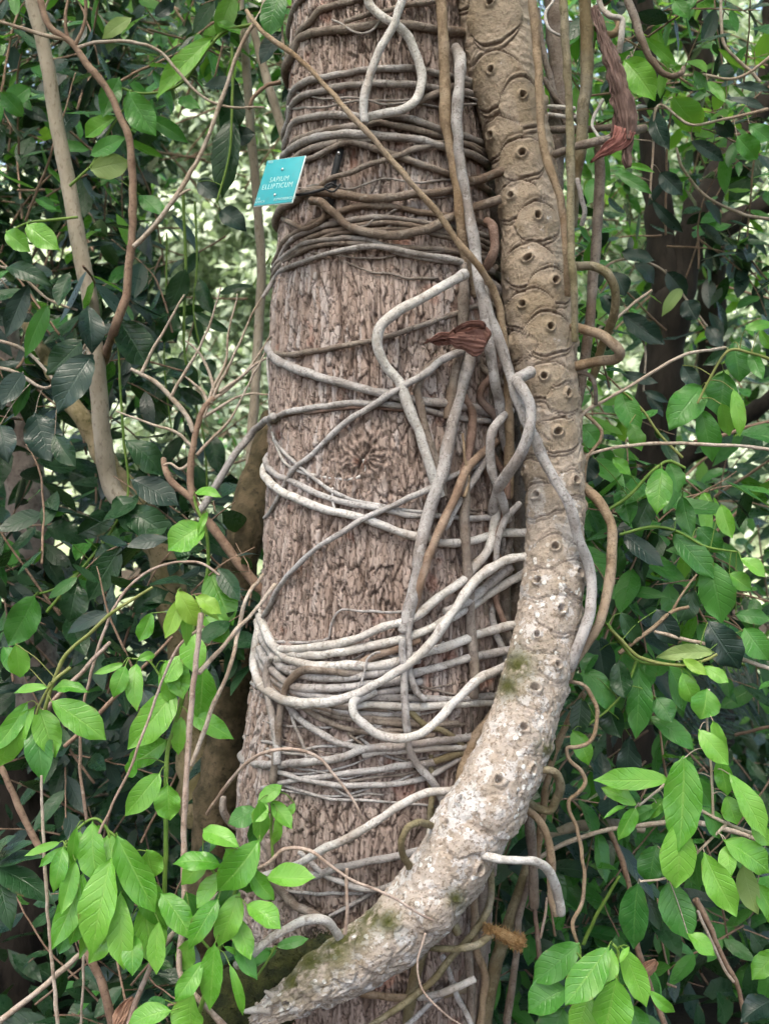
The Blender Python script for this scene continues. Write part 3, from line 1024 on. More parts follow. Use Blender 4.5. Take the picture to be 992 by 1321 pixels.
root('greybrown', 3.5, [(361, 336), (392, 316), (429, 308), (455, 307), (481, 311), (508, 324), (539, 331), (570, 335), (602, 341)], .6, wl=True, wr=True)
root('brown', 3.6, [(360, 344), (392, 323), (426, 314), (466, 314), (508, 316), (544, 320), (600, 326)], .4, wl=True, wr=True)
root('greybrown', (3, 4.4), [(338, 382, 1), (356, 358), (371, 345), (405, 332), (440, 323), (471, 318), (497, 319), (540, 329), (600, 338)], .5, wr=True)
# hanging looped pair
root('white', 6.2, [(478, -30, 2.6), (475, -5, 2.6), (479, 7), (492, 20), (513, 34), (529, 52), (540, 81), (544, 105), (536, 128), (518, 140), (497, 145), (480, 149), (470, 152, 2)], 2.4)
root('white', 6, [(540, -40, 6), (521, -8, 6), (508, 29), (487, 68), (471, 113), (468, 140), (470, 156)], 5.4)
root('brown', 5, [(500, 144), (520, 138), (540, 129), (568, 119), (600, 108)], .9, wr=True)
# hooks and runners round the middle of the trunk
root('white', (7.2, 7), [(600, 353, 5), (575, 367, 5), (548, 384, 4), (511, 404, 3), (491, 424), (487, 444), (494, 467, 2.4), (517, 497, 1.6), (527, 524, 1.3), (544, 568), (558, 608), (568, 640, .6)], 2.6)
root('brown', 3.8, [(353, 456), (379, 456), (419, 451), (458, 444), (479, 440), (502, 434), (544, 419), (591, 402), (630, 392)], .1, wl=True, wr=True)
root('grey', 6.4, [(347, 452), (356, 464), (379, 475), (419, 488), (458, 499), (497, 507), (534, 514), (565, 519), (599, 524), (627, 531), (650, 536)], .2, wl=True, wr=True)
root('grey', 4.6, [(349, 546), (356, 541), (371, 532), (392, 527), (432, 522), (471, 520), (500, 521), (521, 523), (544, 526), (600, 540)], .15, wr=True)
root('red', 2.4, [(356, 543), (366, 537), (405, 531), (445, 527), (487, 526), (523, 530), (560, 534)], .2)
root('grey', (5.4, 3), [(594, 453, 2.8), (565, 467, 2.4), (550, 480), (529, 493), (497, 511, 1.9), (471, 528, 1.0), (445, 545, .6), (424, 564), (411, 577), (398, 590), (382, 603), (369, 622), (353, 653), (343, 668)], 2.2)
root('brown', 5.6, [(572, 462, 1.0), (558, 470), (546, 483), (538, 500), (541, 520), (550, 556), (563, 598), (572, 640)], .6)
root('grey', 8.8, [(606, 435, 1.0), (604, 467), (597, 494), (590, 521), (583, 548), (577, 581), (570, 611), (560, 641), (553, 663), (545, 698), (541, 727), (534, 764), (526, 792), (520, 815)], 1.6)
root('brown', 7, [(598, 340, .6), (598, 370), (597, 404), (592, 461), (583, 504), (578, 540)], .5)
root('red', 6, [(592, 500, 1.2), (600, 514), (609, 532), (609, 561), (605, 588), (599, 608), (594, 640)], 1.3)
root('orange', 6.2, [(640, 570, .8), (626, 582, 1.4), (605, 601, 2.0), (587, 643, 2.4), (574, 669), (561, 698), (552, 722), (542, 751), (536, 776, 1.4), (532, 800, .6)], 2.2)
root('tan', (1.8, 2.4), [(598, 560), (599, 590), (603, 606), (604, 624), (598, 640)], 3.4)
root('grey', 5.4, [(634, 575, 1.6), (629, 585), (616, 611), (598, 640), (582, 666), (572, 682)], 1.6)
root('brown', 7, [(600, 615, 1.4), (599, 650), (599, 694), (602, 732), (606, 780), (608, 807), (611, 842), (612, 870), (611, 900)], 3.2)
root('white', (1.8, 2.4), [(350, 440), (345, 461), (347, 495), (349, 535), (356, 571), (366, 595), (387, 608), (413, 615), (445, 619), (460, 617), (471, 607), (470, 594)], .2)
root('grey', 2.8, [(354, 566), (377, 592), (405, 616), (429, 633), (458, 645), (497, 653), (529, 658), (555, 661)], .4)
root('grey', 4.3, [(343, 598), (356, 612), (382, 624), (413, 638), (445, 649), (484, 655), (523, 663), (555, 665), (600, 668)], .2, wl=True, wr=True)
root('white', 6, [(341, 611), (356, 629), (379, 642), (413, 656), (445, 663), (471, 670), (497, 679), (523, 688), (547, 694), (565, 700), (600, 700), (631, 692), (650, 688), (680, 687)], .5, wl=True)
root('grey', (4.2, 3.4), [(640, 590, .6), (592, 611, .8), (550, 632), (510, 650, 1.2), (466, 670, 1.3), (440, 687), (424, 697), (400, 714), (367, 750), (345, 785), (337, 803)], .8)
root('brown', 2, [(603, 656), (625, 658), (640, 660)], .3)
root('brown', 2.2, [(603, 661), (625, 664), (645, 665)], .3)
root('white', (1.2, 1.6), [(429, 630), (430, 645), (432, 662)], 1.0)
# --- arcs and bundle around y 720-960
root('white', (5.6, 6.6), [(352, 838), (368, 838), (415, 834), (457, 825), (493, 809), (533, 796), (565, 772), (597, 751), (613, 730), (628, 712), (636, 684), (641, 640)], 1.1)
root('white', 6, [(358, 852), (370, 846), (402, 846), (441, 842), (480, 834), (520, 824), (565, 806), (600, 787), (631, 766), (657, 751), (682, 736, 1)], .8)
root('white', 6.4, [(340, 806), (347, 822), (355, 836), (365, 847), (383, 854), (415, 859), (454, 860), (493, 858), (520, 853), (552, 842), (602, 825), (631, 814), (664, 806)], 1.0, wl=True)
root('grey', 6.4, [(660, 730), (650, 738), (631, 753), (613, 769), (598, 780), (575, 790)], 1.6)
root('grey', 5, [(337, 817), (347, 840), (358, 856), (372, 862), (391, 860), (420, 861)], .6, wl=True)
root('grey', 6, [(360, 858), (373, 866), (391, 871), (415, 874), (441, 875), (467, 871), (500, 866), (540, 852)], .5)
root('orange', 5.4, [(462, 858), (478, 849), (493, 843), (512, 837), (540, 826)], .6)
root('grey', 6, [(336, 838), (345, 856), (360, 874), (377, 886), (399, 888), (423, 888), (467, 884), (514, 879), (534, 870), (568, 861), (605, 850), (631, 844), (664, 838)], .8, wl=True)
root('grey', 5, [(336, 850), (350, 874), (375, 890), (407, 898), (440, 900), (478, 896), (514, 889), (545, 880)], .3, wl=True)
root('grey', 5, [(462, 903), (478, 900), (517, 900), (552, 901), (605, 901), (645, 899)], .5)
root('white', 5.2, [(455, 912), (478, 910), (517, 912), (569, 910), (605, 909), (645, 907)], 1.0)
root('grey', 5.4, [(352, 846, 2.2), (347, 854, 2.4), (344, 871), (347, 897), (352, 923), (356, 950), (358, 985)], 1.8)
root('brown', 5.8, [(500, 868, -.2), (470, 869, .4), (440, 868, 1.2), (415, 866, 1.8), (391, 865), (376, 877), (366, 895), (361, 934), (357, 970), (352, 1010)], 2.0)
root('white', 6.6, [(692, 717, 1.2), (683, 718, 2.5), (662, 719, 3.5), (639, 730, 4), (615, 748), (600, 766), (584, 790, 3.6), (563, 819, 3.2), (537, 848), (500, 874), (467, 892, 2.6), (436, 904), (402, 908), (368, 904), (344, 892, 2.2), (331, 876), (328, 855), (331, 829), (334, 811), (333, 800, 1.0)], 3, wl=False)
root('white', 6.2, [(655, 861, 1.5), (649, 863, 2.5), (626, 870, 4), (605, 886, 5), (584, 907), (563, 931), (539, 949), (516, 954), (493, 950), (472, 936), (457, 921), (455, 908), (464, 901, 2.4), (485, 893, 1.4)], 4)
root('grey', (1.4, 2.2), [(423, 822), (428, 803), (441, 786), (467, 788), (514, 790), (548, 788)], .9)
root('grey', 2.3, [(355, 828), (385, 829), (415, 828), (424, 824)], .5)
root('grey', (1.3, 2), [(462, 889, 2.6), (468, 876), (471, 862), (474, 850), (484, 843), (490, 842)], 2.2)
for k in range(5):     # tail of the fan, tucked under the others on the left flank
    root(('grey', 'brown', 'grey', 'brown', 'grey')[k], 3.8 + .4 * (k % 2),
         [(338 + k, 812 + 12 * k), (344 + 2 * k, 846 + 10 * k), (360 + 3 * k, 876 + 7 * k), (382 + 5 * k, 894 + 5 * k), (420 + 6 * k, 906 + 5 * k), (470, 910 + 5 * k), (540, 908 + 7 * k)], .1 + .1 * (k % 2), wl=True)
root('grey', 4.8, [(366, 902), (376, 914), (389, 929), (410, 944), (428, 955), (446, 962), (470, 966)], .7)
root('brown', 4, [(386, 908), (394, 914), (415, 929), (441, 939), (478, 946), (520, 950), (560, 948)], .5)
root('brown', 4, [(404, 916), (441, 926), (486, 931), (533, 935), (590, 932)], .3)
root('grey', 2.4, [(370, 908), (378, 929), (385, 945), (392, 962), (396, 985)], .9)
root('brown', 3.4, [(450, 946), (493, 943), (538, 942), (600, 936)], .4)
# uprights in front of the bundle
root('grey', 4.6, [(531, 800, 2.2), (529, 815), (529, 837), (531, 879), (540, 898), (548, 903)], 2.6)
root('grey', (5, 6), [(519, 826, 3.2), (521, 884), (523, 905), (525, 926), (529, 965, 2.2), (542, 991, 2), (558, 1009), (573, 1034), (580, 1060)], 3.0)
root('olive', 4.5, [(520, 905, .2), (533, 920, .6), (548, 935), (568, 942), (590, 956), (610, 980)], .5)
root('grey', 4.6, [(671, 648, 2.5), (655, 666, 3), (645, 687, 3), (641, 704, 2.6), (640, 725, 2)], 2)
# --- lower bands
root('grey', 5.4, [(312, 978), (325, 985), (347, 987), (397, 984), (431, 979), (468, 967), (521, 962), (582, 953), (612, 950), (636, 946)], .8, wl=True)
root('white', 4.6, [(470, 974), (494, 970), (548, 967), (590, 965), (626, 963)], .6)
root('olive', 5, [(560, 984, .6), (582, 976), (602, 972), (622, 968)], .9)
root('grey', (3, 5), [(317, 1024), (340, 1017), (364, 1011), (404, 1004), (448, 997), (514, 990), (560, 983)], .5, wl=True)
root('grey', 4, [(352, 993), (370, 1000), (391, 1007), (424, 1012), (454, 1014), (501, 1012), (548, 1005), (582, 987), (600, 975)], .7)
root('brown', 2.4, [(450, 1008), (474, 1004), (531, 998), (570, 990)], .3)
root('white', 5.8, [(600, 1024, 3), (582, 1020, 5), (555, 1022, 5), (528, 1034), (501, 1050), (468, 1071), (427, 1092), (407, 1104), (374, 1121), (337, 1132), (322, 1138)], 3.2)
root('grey', 5.4, [(575, 1086, 1), (545, 1097), (514, 1106), (468, 1114), (431, 1121), (404, 1130), (392, 1128)], .8)
root('grey', (4.8, 3.6), [(548, 1118, 1.2), (521, 1134), (501, 1144), (471, 1148), (441, 1139), (421, 1131), (401, 1114), (385, 1100)], .5)
root('grey', 2.4, [(360, 1150), (395, 1152), (430, 1154), (470, 1153)], .2)
root('grey', 3, [(425, 1183), (446, 1173), (470, 1160), (485, 1152)], .3)
root('olive', 5.2, [(562, 1075, -31), (555, 1066, -38), (541, 1062, -44), (526, 1069, -46), (519, 1084, -46), (521, 1104, -44), (528, 1124, -40)], 0, depth=True)
root('white', 6, [(440, 1212, -41), (432, 1199, -43), (421, 1188, -45), (397, 1186, -47), (374, 1194, -49), (347, 1211), (324, 1231, -50), (305, 1247, -50)], 0, depth=True)
root('brown', 6, [(352, 1138, 1.5), (357, 1144), (380, 1168, 3), (411, 1184, 5), (425, 1196, 6)], 2)
root('brown', 5, [(288, 1030, 1.5), (289, 1050), (297, 1064), (323, 1074), (343, 1091), (350, 1107), (352, 1130)], 2.5)
root('tan', 5, [(600, 1278, 4), (570, 1283), (534, 1287), (494, 1287), (461, 1281), (440, 1270)], 4)


# --- uprights in the gap between trunk and stem, and in front of the stem
root('tan', 7.6, [(566, -40, -22), (569, 0, -22), (571, 50, -22), (574, 117), (576, 167), (583, 207), (588, 234), (594, 275), (602, 330, -20), (612, 380, -17)], 0, depth=True)
root('grey', (8, 7), [(588, 60, -16), (593, 77, -20), (591, 117, -23), (588, 150), (593, 200), (601, 251), (611, 318), (620, 370, -25), (630, 430), (639, 487, -24), (647, 534, -20), (654, 580, -16)], 0, depth=True)
root('tan', (3, 6.6), [(318, 12, -18), (340, 42, -22), (369, 61, -25), (419, 110, -28), (466, 162, -31), (497, 198, -31), (539, 245, -31), (571, 282, -30), (597, 320, -29), (624, 353, -27), (638, 377, -25), (646, 403, -24), (651, 440, -23), (654, 477, -22), (656, 529, -21), (657, 580, -19), (656, 640, -16)], 0, depth=True)
root('grey', (7, 8), [(622, 372, -22), (627, 388, -25), (638, 422, -25), (648, 456, -25), (659, 487, -25), (670, 521, -25.5), (680, 548, -26), (690, 564, -26), (704, 598, -26.5), (721, 628, -27), (734, 651, -27), (747, 697, -26), (761, 737, -24), (764, 771, -25), (757, 804, -27), (744, 837, -28), (736, 856, -27), (728, 872, -24)], 0, depth=True)
root('grey', 7.6, [(686, 480, -22), (674, 485, -24), (667, 492, -27), (677, 507, -29), (685, 527, -29.5), (684, 551, -30), (677, 574, -29.5), (664, 598, -28), (650, 617, -25), (640, 634, -21), (634, 660, -17)], 0, depth=True)
root('tan', 7, [(740, 622, -15), (754, 630, -15), (771, 643, -17), (786, 670, -18), (789, 704, -19), (788, 737, -20), (781, 771, -22), (771, 804, -24), (757, 828, -25), (741, 855, -26), (730, 880, -26)], 0, depth=True)
root('grey', 6.2, [(660, 530, -18), (649, 538, -22), (637, 552, -24), (633, 570, -24), (634, 598, -23), (642, 628, -22), (650, 650, -20), (656, 672, -17)], 0, depth=True)
root('red', 6.4, [(628, 285, -17), (634, 292, -19), (637, 308, -20), (634, 330, -20), (626, 345, -18)], 0, depth=True)
root('brown', 17, [(630, 240, -3), (640, 350, -3), (652, 450, -3), (662, 560, -3), (666, 680, -4), (664, 780, -6), (650, 880, -8)], 0, depth=True)  # thick root added as dark backing so the gap looks shaded
root('brown', 9, [(650, 640, -12), (652, 740, -12), (650, 820, -13), (645, 920, -14)], 0, depth=True)
root('brown', 7, [(620, 740, -13), (634, 776, -14), (650, 806, -14), (660, 830, -14)], 0, depth=True)
root('brown', 8, [(578, 660, -21), (590, 690, -20), (612, 740, -18), (622, 790, -16)], 0, depth=True)
root('tan', 9, [(650, 905, -18), (636, 925, -20), (618, 945, -22), (604, 975, -23), (597, 1000, -24), (590, 1040, -24)], 0, depth=True)
root('brown', 8, [(606, 880, -20), (604, 930, -20), (600, 1010, -22), (598, 1060, -22)], 0, depth=True)
root('olive', 4.4, [(556, 975, -26), (556, 1030, -27), (553, 1080, -28)], 0, depth=True)
# long rods hanging before and beside the stem
root('tan', 6.2, [(685, -40, -24), (687, 0, -24), (692, 50, -24), (695, 117, -25), (699, 167, -25), (706, 207, -25), (717, 241, -25), (727, 278, -25), (732, 328, -25), (735, 380, -22)], 0, depth=True)
root('olive', (6.4, 5), [(726, -40, -28), (727, 0, -28), (731, 67, -28), (734, 167, -28), (736, 234, -28), (737, 330, -28), (741, 387, -27), (742, 440, -26)], 0, depth=True)
root('olive', (9, 8), [(754, -40, -12), (754, 0, -12), (757, 50, -12), (756, 100, -12), (752, 151, -12), (747, 194, -12), (742, 230, -11), (738, 290, -9)], 0, depth=True)
root('brown', 7, [(774, 190, -6), (773, 230, -6), (770, 290, -6), (767, 340, -6), (763, 390, -6), (757, 445, -6), (752, 481, -6), (746, 515, -6), (738, 545, -5)], 0, depth=True)
root('brown', 5.8, [(716, 198, -16), (730, 193, -19), (747, 187, -20), (774, 181, -20), (800, 172, -16), (830, 165, -8)], 0, depth=True)
root('brown', 5, [(700, 165, -8), (730, 166, -8), (770, 166, -8), (800, 162, -4)], 0, depth=True)
root('brown', 4.2, [(694, 10, -4), (702, 70, -5), (716, 120, -5), (732, 170, -5), (742, 215, -4)], 0, depth=True)
root('brown', 3.6, [(700, 100, -6), (720, 130, -6), (740, 150, -6), (752, 170, -5)], 0, depth=True)
root('brown', 14, [(715, -30, 0), (720, 60, 0), (722, 130, 0), (716, 200, -2), (712, 260, -4)], 0, depth=True)
root('white', 3, [(706, 146, -8), (722, 148, -9), (740, 152, -9), (748, 142, -8)], 0, depth=True)
root('white', 3, [(706, 136, -8), (724, 137, -9), (742, 138, -8)], 0, depth=True)
root('white', 2, [(716, -8, -22), (712, 4, -24), (703, 18, -25), (706, 34, -26), (716, 43, -26), (728, 47, -25)], 0, depth=True)
root('olive', 6, [(738, 342, -16), (748, 342, -18), (767, 343, -20), (784, 352, -20), (794, 372, -19), (793, 400, -17), (783, 427, -13), (774, 454, -10), (764, 490, -8)], 0, depth=True)
root('tan', 6.6, [(738, 420, -18), (749, 424, -19), (767, 429, -22), (786, 440, -24), (801, 453, -24), (797, 462, -22), (767, 467, -19), (738, 474, -16)], 0, depth=True)
root('brown', 3, [(742, 480, -16), (751, 480, -17), (761, 484, -17), (767, 497, -17), (769, 520, -15)], 0, depth=True)
root('brown', (6.6, 3), [(806, -30, -14), (809, 0, -14), (819, 26, -15), (829, 52, -16), (839, 75, -16), (852, 92, -16), (866, 98, -16), (879, 93, -15), (881, 86, -14)], 0, depth=True)
root('white', 4, [(772, -10, -14), (777, 10, -14), (787, 20, -15), (801, 23, -15), (802, 42, -15), (799, 68, -14)], 0, depth=True)
root('tan', 5, [(770, 36, -11), (781, 44, -12), (793, 43, -12), (799, 32, -12), (797, 24, -11)], 0, depth=True)
root('white', (2.4, 1.8), [(779, 128, -13), (766, 150, -13), (764, 162, -14), (772, 176, -15), (776, 188, -15), (772, 200, -14)], 0, depth=True)
root('grey', 3.4, [(744, 230, -13), (750, 252, -14), (754, 275, -14), (750, 290, -13)], 0, depth=True)
# right of the lower stem
root('olive', 6, [(684, 994, -32), (696, 994, -34), (711, 996, -34), (720, 1003, -33), (723, 1016, -32), (718, 1032, -30), (709, 1045, -29), (694, 1043, -29), (678, 1035, -30)], 0, depth=True)
root('white', 6.4, [(612, 1098, -40), (627, 1105, -43), (649, 1111, -43), (671, 1112, -42), (693, 1114, -40), (706, 1124, -38), (715, 1142, -36), (722, 1164, -34), (724, 1180, -33)], 0, depth=True)
root('tan', 5.6, [(668, 1035, -30), (677, 1044, -31), (694, 1057, -31), (708, 1084, -30), (711, 1121, -29), (711, 1154, -28), (719, 1180, -28)], 0, depth=True)
root('olive', 5, [(540, 1222, -34), (560, 1224, -37), (593, 1226, -38), (615, 1220, -37), (631, 1208, -35), (640, 1202, -33)], 0, depth=True)
fz = root('fuzz', 6.5, [(630, 1200, -35), (638, 1203, -34), (648, 1206, -33), (660, 1212, -32), (670, 1217, -31)], 0, depth=True, name='root_tip', rough=.35)
fz['label'] = 'fuzzy orange root tip'
def add_fuzz():
    me = fz.data
    nv = len(me.vertices)
    co = np.empty(nv * 3, dtype=np.float32)
    me.vertices.foreach_get('co', co)
    co = co.reshape(-1, 3).astype(np.float64) + world_loc(climber)
    rg = np.random.default_rng(2)
    pk = co[rg.integers(0, nv, 1500)]
    vv, qq, aa = leaf_geo(pk, rg.normal(size=(1500, 3)), rg.normal(size=(1500, 3)), rg.uniform(.006, .013, 1500), .0012, .1, .1, 0, 4, 3, None, .8, 6)
    build('root_hairs', vv, qq, (), None, M['fuzz'], fz.parent)
root('olive', 5, [(632, 1108, -28), (634, 1130, -30), (633, 1160, -31), (624, 1186, -33), (604, 1213, -34), (582, 1235, -35), (560, 1262, -36), (521, 1295, -38), (481, 1322, -38), (450, 1345, -38)], 0, depth=True)
root('tan', 5.6, [(608, 1120, -24), (610, 1145, -24), (613, 1191, -24), (615, 1224, -24), (624, 1257, -25), (622, 1302, -25), (615, 1350, -25)], 0, depth=True)
root('brown', 8, [(627, 1110, -20), (624, 1150, -20), (620, 1200, -20), (618, 1260, -20)], 0, depth=True)
root('brown', 6, [(602, 1225, -27), (606, 1260, -28), (607, 1291, -28), (608, 1350, -28)], 0, depth=True)
root('white', 5, [(540, 1287, -30), (560, 1284, -32), (587, 1275, -33), (613, 1264, -33)], 0, depth=True)
root('grey', 4, [(515, 1332, -33), (528, 1321, -33), (558, 1295, -31), (590, 1270, -29)], 0, depth=True)
root('grey', 4, [(570, 1235, -29), (578, 1251, -30), (591, 1285, -30), (605, 1318, -30), (612, 1345, -30)], 0, depth=True)
root('olive', (7.5, 6), [(576, 1180, -36), (584, 1193, -37), (591, 1206, -37)], 0, depth=True)
root('olive', 8, [(548, 1215, -28), (538, 1250, -28), (530, 1290, -28), (526, 1340, -28)], 0, depth=True)
root('tan', (3, 2.6), [(722, 884, -25), (731, 879, -25), (749, 884, -26), (762, 898, -26), (769, 918, -26), (767, 942, -26), (758, 958, -26), (742, 965, -26), (732, 966, -26), (734, 980, -26), (749, 994), (754, 1009), (744, 1023), (734, 1032), (735, 1046), (742, 1062), (744, 1067), (751, 1101), (754, 1141), (748, 1171), (737, 1189), (744, 1218), (738, 1253), (730, 1285), (748, 1315), (756, 1340)], 0, depth=True)


_rs = random.Random(41)
for k in range(13):      # looping strands in the dark gap between trunk and stem
    y0 = _rs.uniform(240, 720)
    x0 = float(np.interp(y0, [240, 500, 720, 900], [612, 640, 640, 630]))
    ln = _rs.uniform(90, 260)
    dz = _rs.uniform(-17, -9)
    pts_ = [(x0 + _rs.uniform(-20, 20) + 8 * i / 5, y0 + ln * i / 5, dz + _rs.uniform(-3, 3)) for i in range(6)]
    root(_rs.choice(['brown', 'brown', 'greybrown', 'red', 'grey']), (_rs.uniform(2.5, 6.5), _rs.uniform(2.5, 5)), pts_, 0, depth=True)

# thin strands tangled among the wraps and the lower bundle
_rs = random.Random(77)
for k in range(36):
    top_ = k < 8
    y0 = _rs.uniform(95, 345) if top_ else _rs.choice([_rs.uniform(815, 1010), _rs.uniform(820, 960)])
    x0 = float(np.interp(y0, TY, TL)) + (4 if k % 3 else 60 + _rs.uniform(0, 90))
    x1 = _rs.uniform(480, 640)
    sag = _rs.uniform(-18, 10) if top_ else _rs.uniform(8, 34)
    dy = _rs.uniform(-40, 40)
    nn_ = 7
    pts_ = [(x0 + (x1 - x0) * i / (nn_ - 1), y0 + dy * i / (nn_ - 1) + sag * 4 * (i / (nn_ - 1)) * (1 - i / (nn_ - 1)) + _rs.uniform(-5, 5)) for i in range(nn_)]
    root(_rs.choice(['greybrown', 'brown', 'greybrown'] if top_ else ['greybrown', 'brown', 'grey', 'grey']), (_rs.uniform(1.0, 2.6), _rs.uniform(.9, 2.2)), pts_, _rs.uniform(.2, .7), wl=(k % 3 > 0), sides=8)
finish_roots()


# ------------------------------------------------------------------ leaves
def leaf_geo(base, axis, nrm, L, Wd, bow=.06, fold=.18, wave=.05, nt=9, na=5, tint=None, shape=.75, seed=0):
    base, axis, nrm = [np.asarray(a, dtype=np.float64).reshape(-1, 3) for a in (base, axis, nrm)]
    n = len(base)
    L, Wd = np.broadcast_to(L, (n,)), np.broadcast_to(Wd, (n,))
    bow, fold, wave = np.broadcast_to(bow, (n,)), np.broadcast_to(fold, (n,)), np.broadcast_to(wave, (n,))
    axis = axis / np.linalg.norm(axis, axis=1)[:, None]
    nrm = nrm - axis * (nrm * axis).sum(1)[:, None]
    nrm = nrm / (np.linalg.norm(nrm, axis=1)[:, None] + 1e-9)
    side = np.cross(axis, nrm)
    t = np.linspace(0, 1, nt)
    a = np.linspace(-1, 1, na)
    sh = np.broadcast_to(shape, (n,))[:, None]
    tc = np.clip(t, 1e-4, 1 - 1e-4)[None, :]
    pb = .80
    pa = pb * sh / (1.9 - sh)                 # sh < 1: widest nearer the base
    prof = tc ** pa * (1 - tc) ** pb
    prof = prof / prof.max(axis=1)[:, None]
    prof = prof * (1 - .38 * sstep(.76, .98, t)) * (.12 + .88 * sstep(.0, .085, t))
    prof[:, 0] = .03
    prof[:, -1] = .02
    rr = np.random.default_rng(seed + 5)
    ph = rr.random((n, 1, 1)) * 6.28
    fr = 7 + 8 * rr.random((n, 1, 1))
    asym = (rr.random((n, 1, 1)) - .5) * .25
    bend = (rr.random((n, 1)) - .5) * .16
    T = t[None, :, None]
    A = a[None, None, :]
    hw = (Wd[:, None] / 2 * prof)[:, :, None]
    edge = 1 + .022 * np.sin(fr * 2.3 * T + ph * 3) * np.abs(A)
    lat = A * hw * edge * (1 + asym * A) + (bend[:, :, None] * L[:, None, None] * T * (1 - T) * 1.6)
    up = bow[:, None, None] * L[:, None, None] * 4 * T * (1 - T) + fold[:, None, None] * np.abs(A) ** 1.3 * hw \
        + wave[:, None, None] * Wd[:, None, None] * np.sin(fr * T + ph + (A > 0) * 1.7) * A * A
    tw = (rr.random((n, 1, 1)) - .5) * 1.1 * (T - .2)
    lat, up = lat * np.cos(tw) - 0 * up, up + lat * np.sin(tw)
    V = base[:, None, None, :] + axis[:, None, None, :] * (L[:, None, None] * T + 0 * A)[..., None] \
        + side[:, None, None, :] * lat[..., None] + nrm[:, None, None, :] * up[..., None]
    k = np.arange(n)[:, None, None] * (nt * na)
    i, j = np.meshgrid(np.arange(nt - 1), np.arange(na - 1), indexing='ij')
    q0 = np.stack([i * na + j, i * na + j + 1, (i + 1) * na + j + 1, (i + 1) * na + j], -1).reshape(1, -1, 4)
    q = (q0 + k).reshape(-1, 4)
    lv = np.broadcast_to(T + 0 * A, (n, nt, na)).ravel()
    lu = np.broadcast_to(A + 0 * T, (n, nt, na)).ravel()
    if tint is None:
        tint = rr.random(n)
    tn = np.repeat(np.broadcast_to(tint, (n,)), nt * na)
    return V.reshape(-1, 3), q, {'lu': lu, 'lv': lv, 'tint': tn}


LS = [100]
add_fuzz()


def spray(name, label, cat, d0, leaves, stems, stem_mat='greenstem', mat='young', group=None, bow=.05, base_r=2.0, petiole=True):
    """leaves: (bx,by,tx,ty,wpx[,mat[,tipdepth offset m]]) ; stems: list of (r, [(px,py[,depth cm offset])])"""
    first = stems[0][1][0]
    root_ = thing(name, label, cat, P(first[0], first[1], d0), group)
    allp = []
    for (r, pts) in stems:
        W = np.array([P(p[0], p[1], d0 + (p[2] / 100 if len(p) > 2 else .01)) for p in pts])
        rr = (np.linspace(r[0], r[1], len(pts)) if isinstance(r, tuple) else np.full(len(pts), r)) * (d0 + 2.4) / F
        tube('stem', W, rr, stem_mat, root_, sides=8, wob=.0008)
        allp.append(catmull(W, .01))
    allp = np.vstack(allp)
    for lf in leaves:
        bx, by, tx, ty, wpx = lf[:5]
        m = lf[5] if len(lf) > 5 and lf[5] else mat
        LS[0] += 1
        r = random.Random(LS[0] * 13)
        off = lf[6] if len(lf) > 6 else None
        dd = off if off is not None else r.uniform(-.035, .02)
        db = d0 + r.uniform(-.025, .02) + (.045 if m in ('mid', 'dark', 'blue') and mat in ('young', 'mid') and m != mat else 0)
        b, t = P(bx, by, db), P(tx, ty, db + dd)
        t = t + (t - b) * .06
        ax = t - b
        L = np.linalg.norm(ax)
        view = np.array([0, CAM_Y, CAM_Z]) - b
        view /= np.linalg.norm(view)
        nr = view + np.array([r.uniform(-.45, .45), 0, r.uniform(.05, .65)])
        fsh = 1.0 / max(.72, abs((nr / np.linalg.norm(nr)) @ view))
        v, q, a = leaf_geo(b, ax, nr, L, wpx * (db + 2.4) / F * fsh * .99, bow * r.uniform(-.4, 3.0), r.uniform(.06, .40), r.uniform(.03, .10), 24, 9,
                           np.array([r.random()]), r.uniform(.86, 1.06), LS[0])
        build('leaf', v, q, (), a, M[m], root_)
        if petiole:
            i = np.argmin(((allp - b) ** 2).sum(1))
            if .008 < np.linalg.norm(allp[i] - b) < .16:
                mid = (allp[i] + b) / 2 + np.array([0, 0, .006])
                tube('petiole', [allp[i], mid, b + ax * .03], [.0012, .001, .001], stem_mat, root_, sides=6, wob=0, rough=0)
    return root_


def branchy(mb_by_mat, start, end, sag, leafL, ratio, spacing, mats, rng, branch_tubes, r0=.003, droop=.5, jitter=.5, nt=6, na=5, tw=None):
    start, end = np.array(start), np.array(end)
    L = np.linalg.norm(end - start)
    mid = (start + end) / 2 + np.array([rng.uniform(-.12, .12) * L, rng.uniform(-.1, .1) * L, sag * L])
    path = catmull([start, mid, end], .02)
    branch_tubes.append(([start, mid, end], [r0, r0 * .75, r0 * .4]))
    n = max(2, int(L / spacing))
    tg = np.gradient(path, axis=0)
    tg /= np.linalg.norm(tg, axis=1)[:, None]
    for i in range(n):
        f = .12 + .88 * (i + rng.random() * .6) / n
        k = min(len(path) - 1, int(f * (len(path) - 1)))
        p, t = path[k], tg[k]
        sd = np.cross(t, [0, 0, 1.0])
        sd /= np.linalg.norm(sd) + 1e-9
        sgn = 1 if i % 2 else -1
        ax = t * rng.uniform(.3, .9) + sd * sgn * rng.uniform(.5, 1.0) + np.array([rng.gauss(0, jitter), rng.gauss(0, jitter) - .1, rng.gauss(0, jitter) - droop])
        nr = np.array([rng.gauss(0, .35), rng.gauss(-.45, .35), rng.uniform(.5, 1.1)])
        m = rng.choices([x[0] for x in mats], [x[1] for x in mats])[0]
        ll = leafL * rng.uniform(.6, 1.2)
        mb_by_mat.setdefault(m, []).append((p, ax, nr, ll, ll * ratio * rng.uniform(.8, 1.2), rng.uniform(-.10, .08), rng.uniform(.05, .3), rng.uniform(.01, .06)))


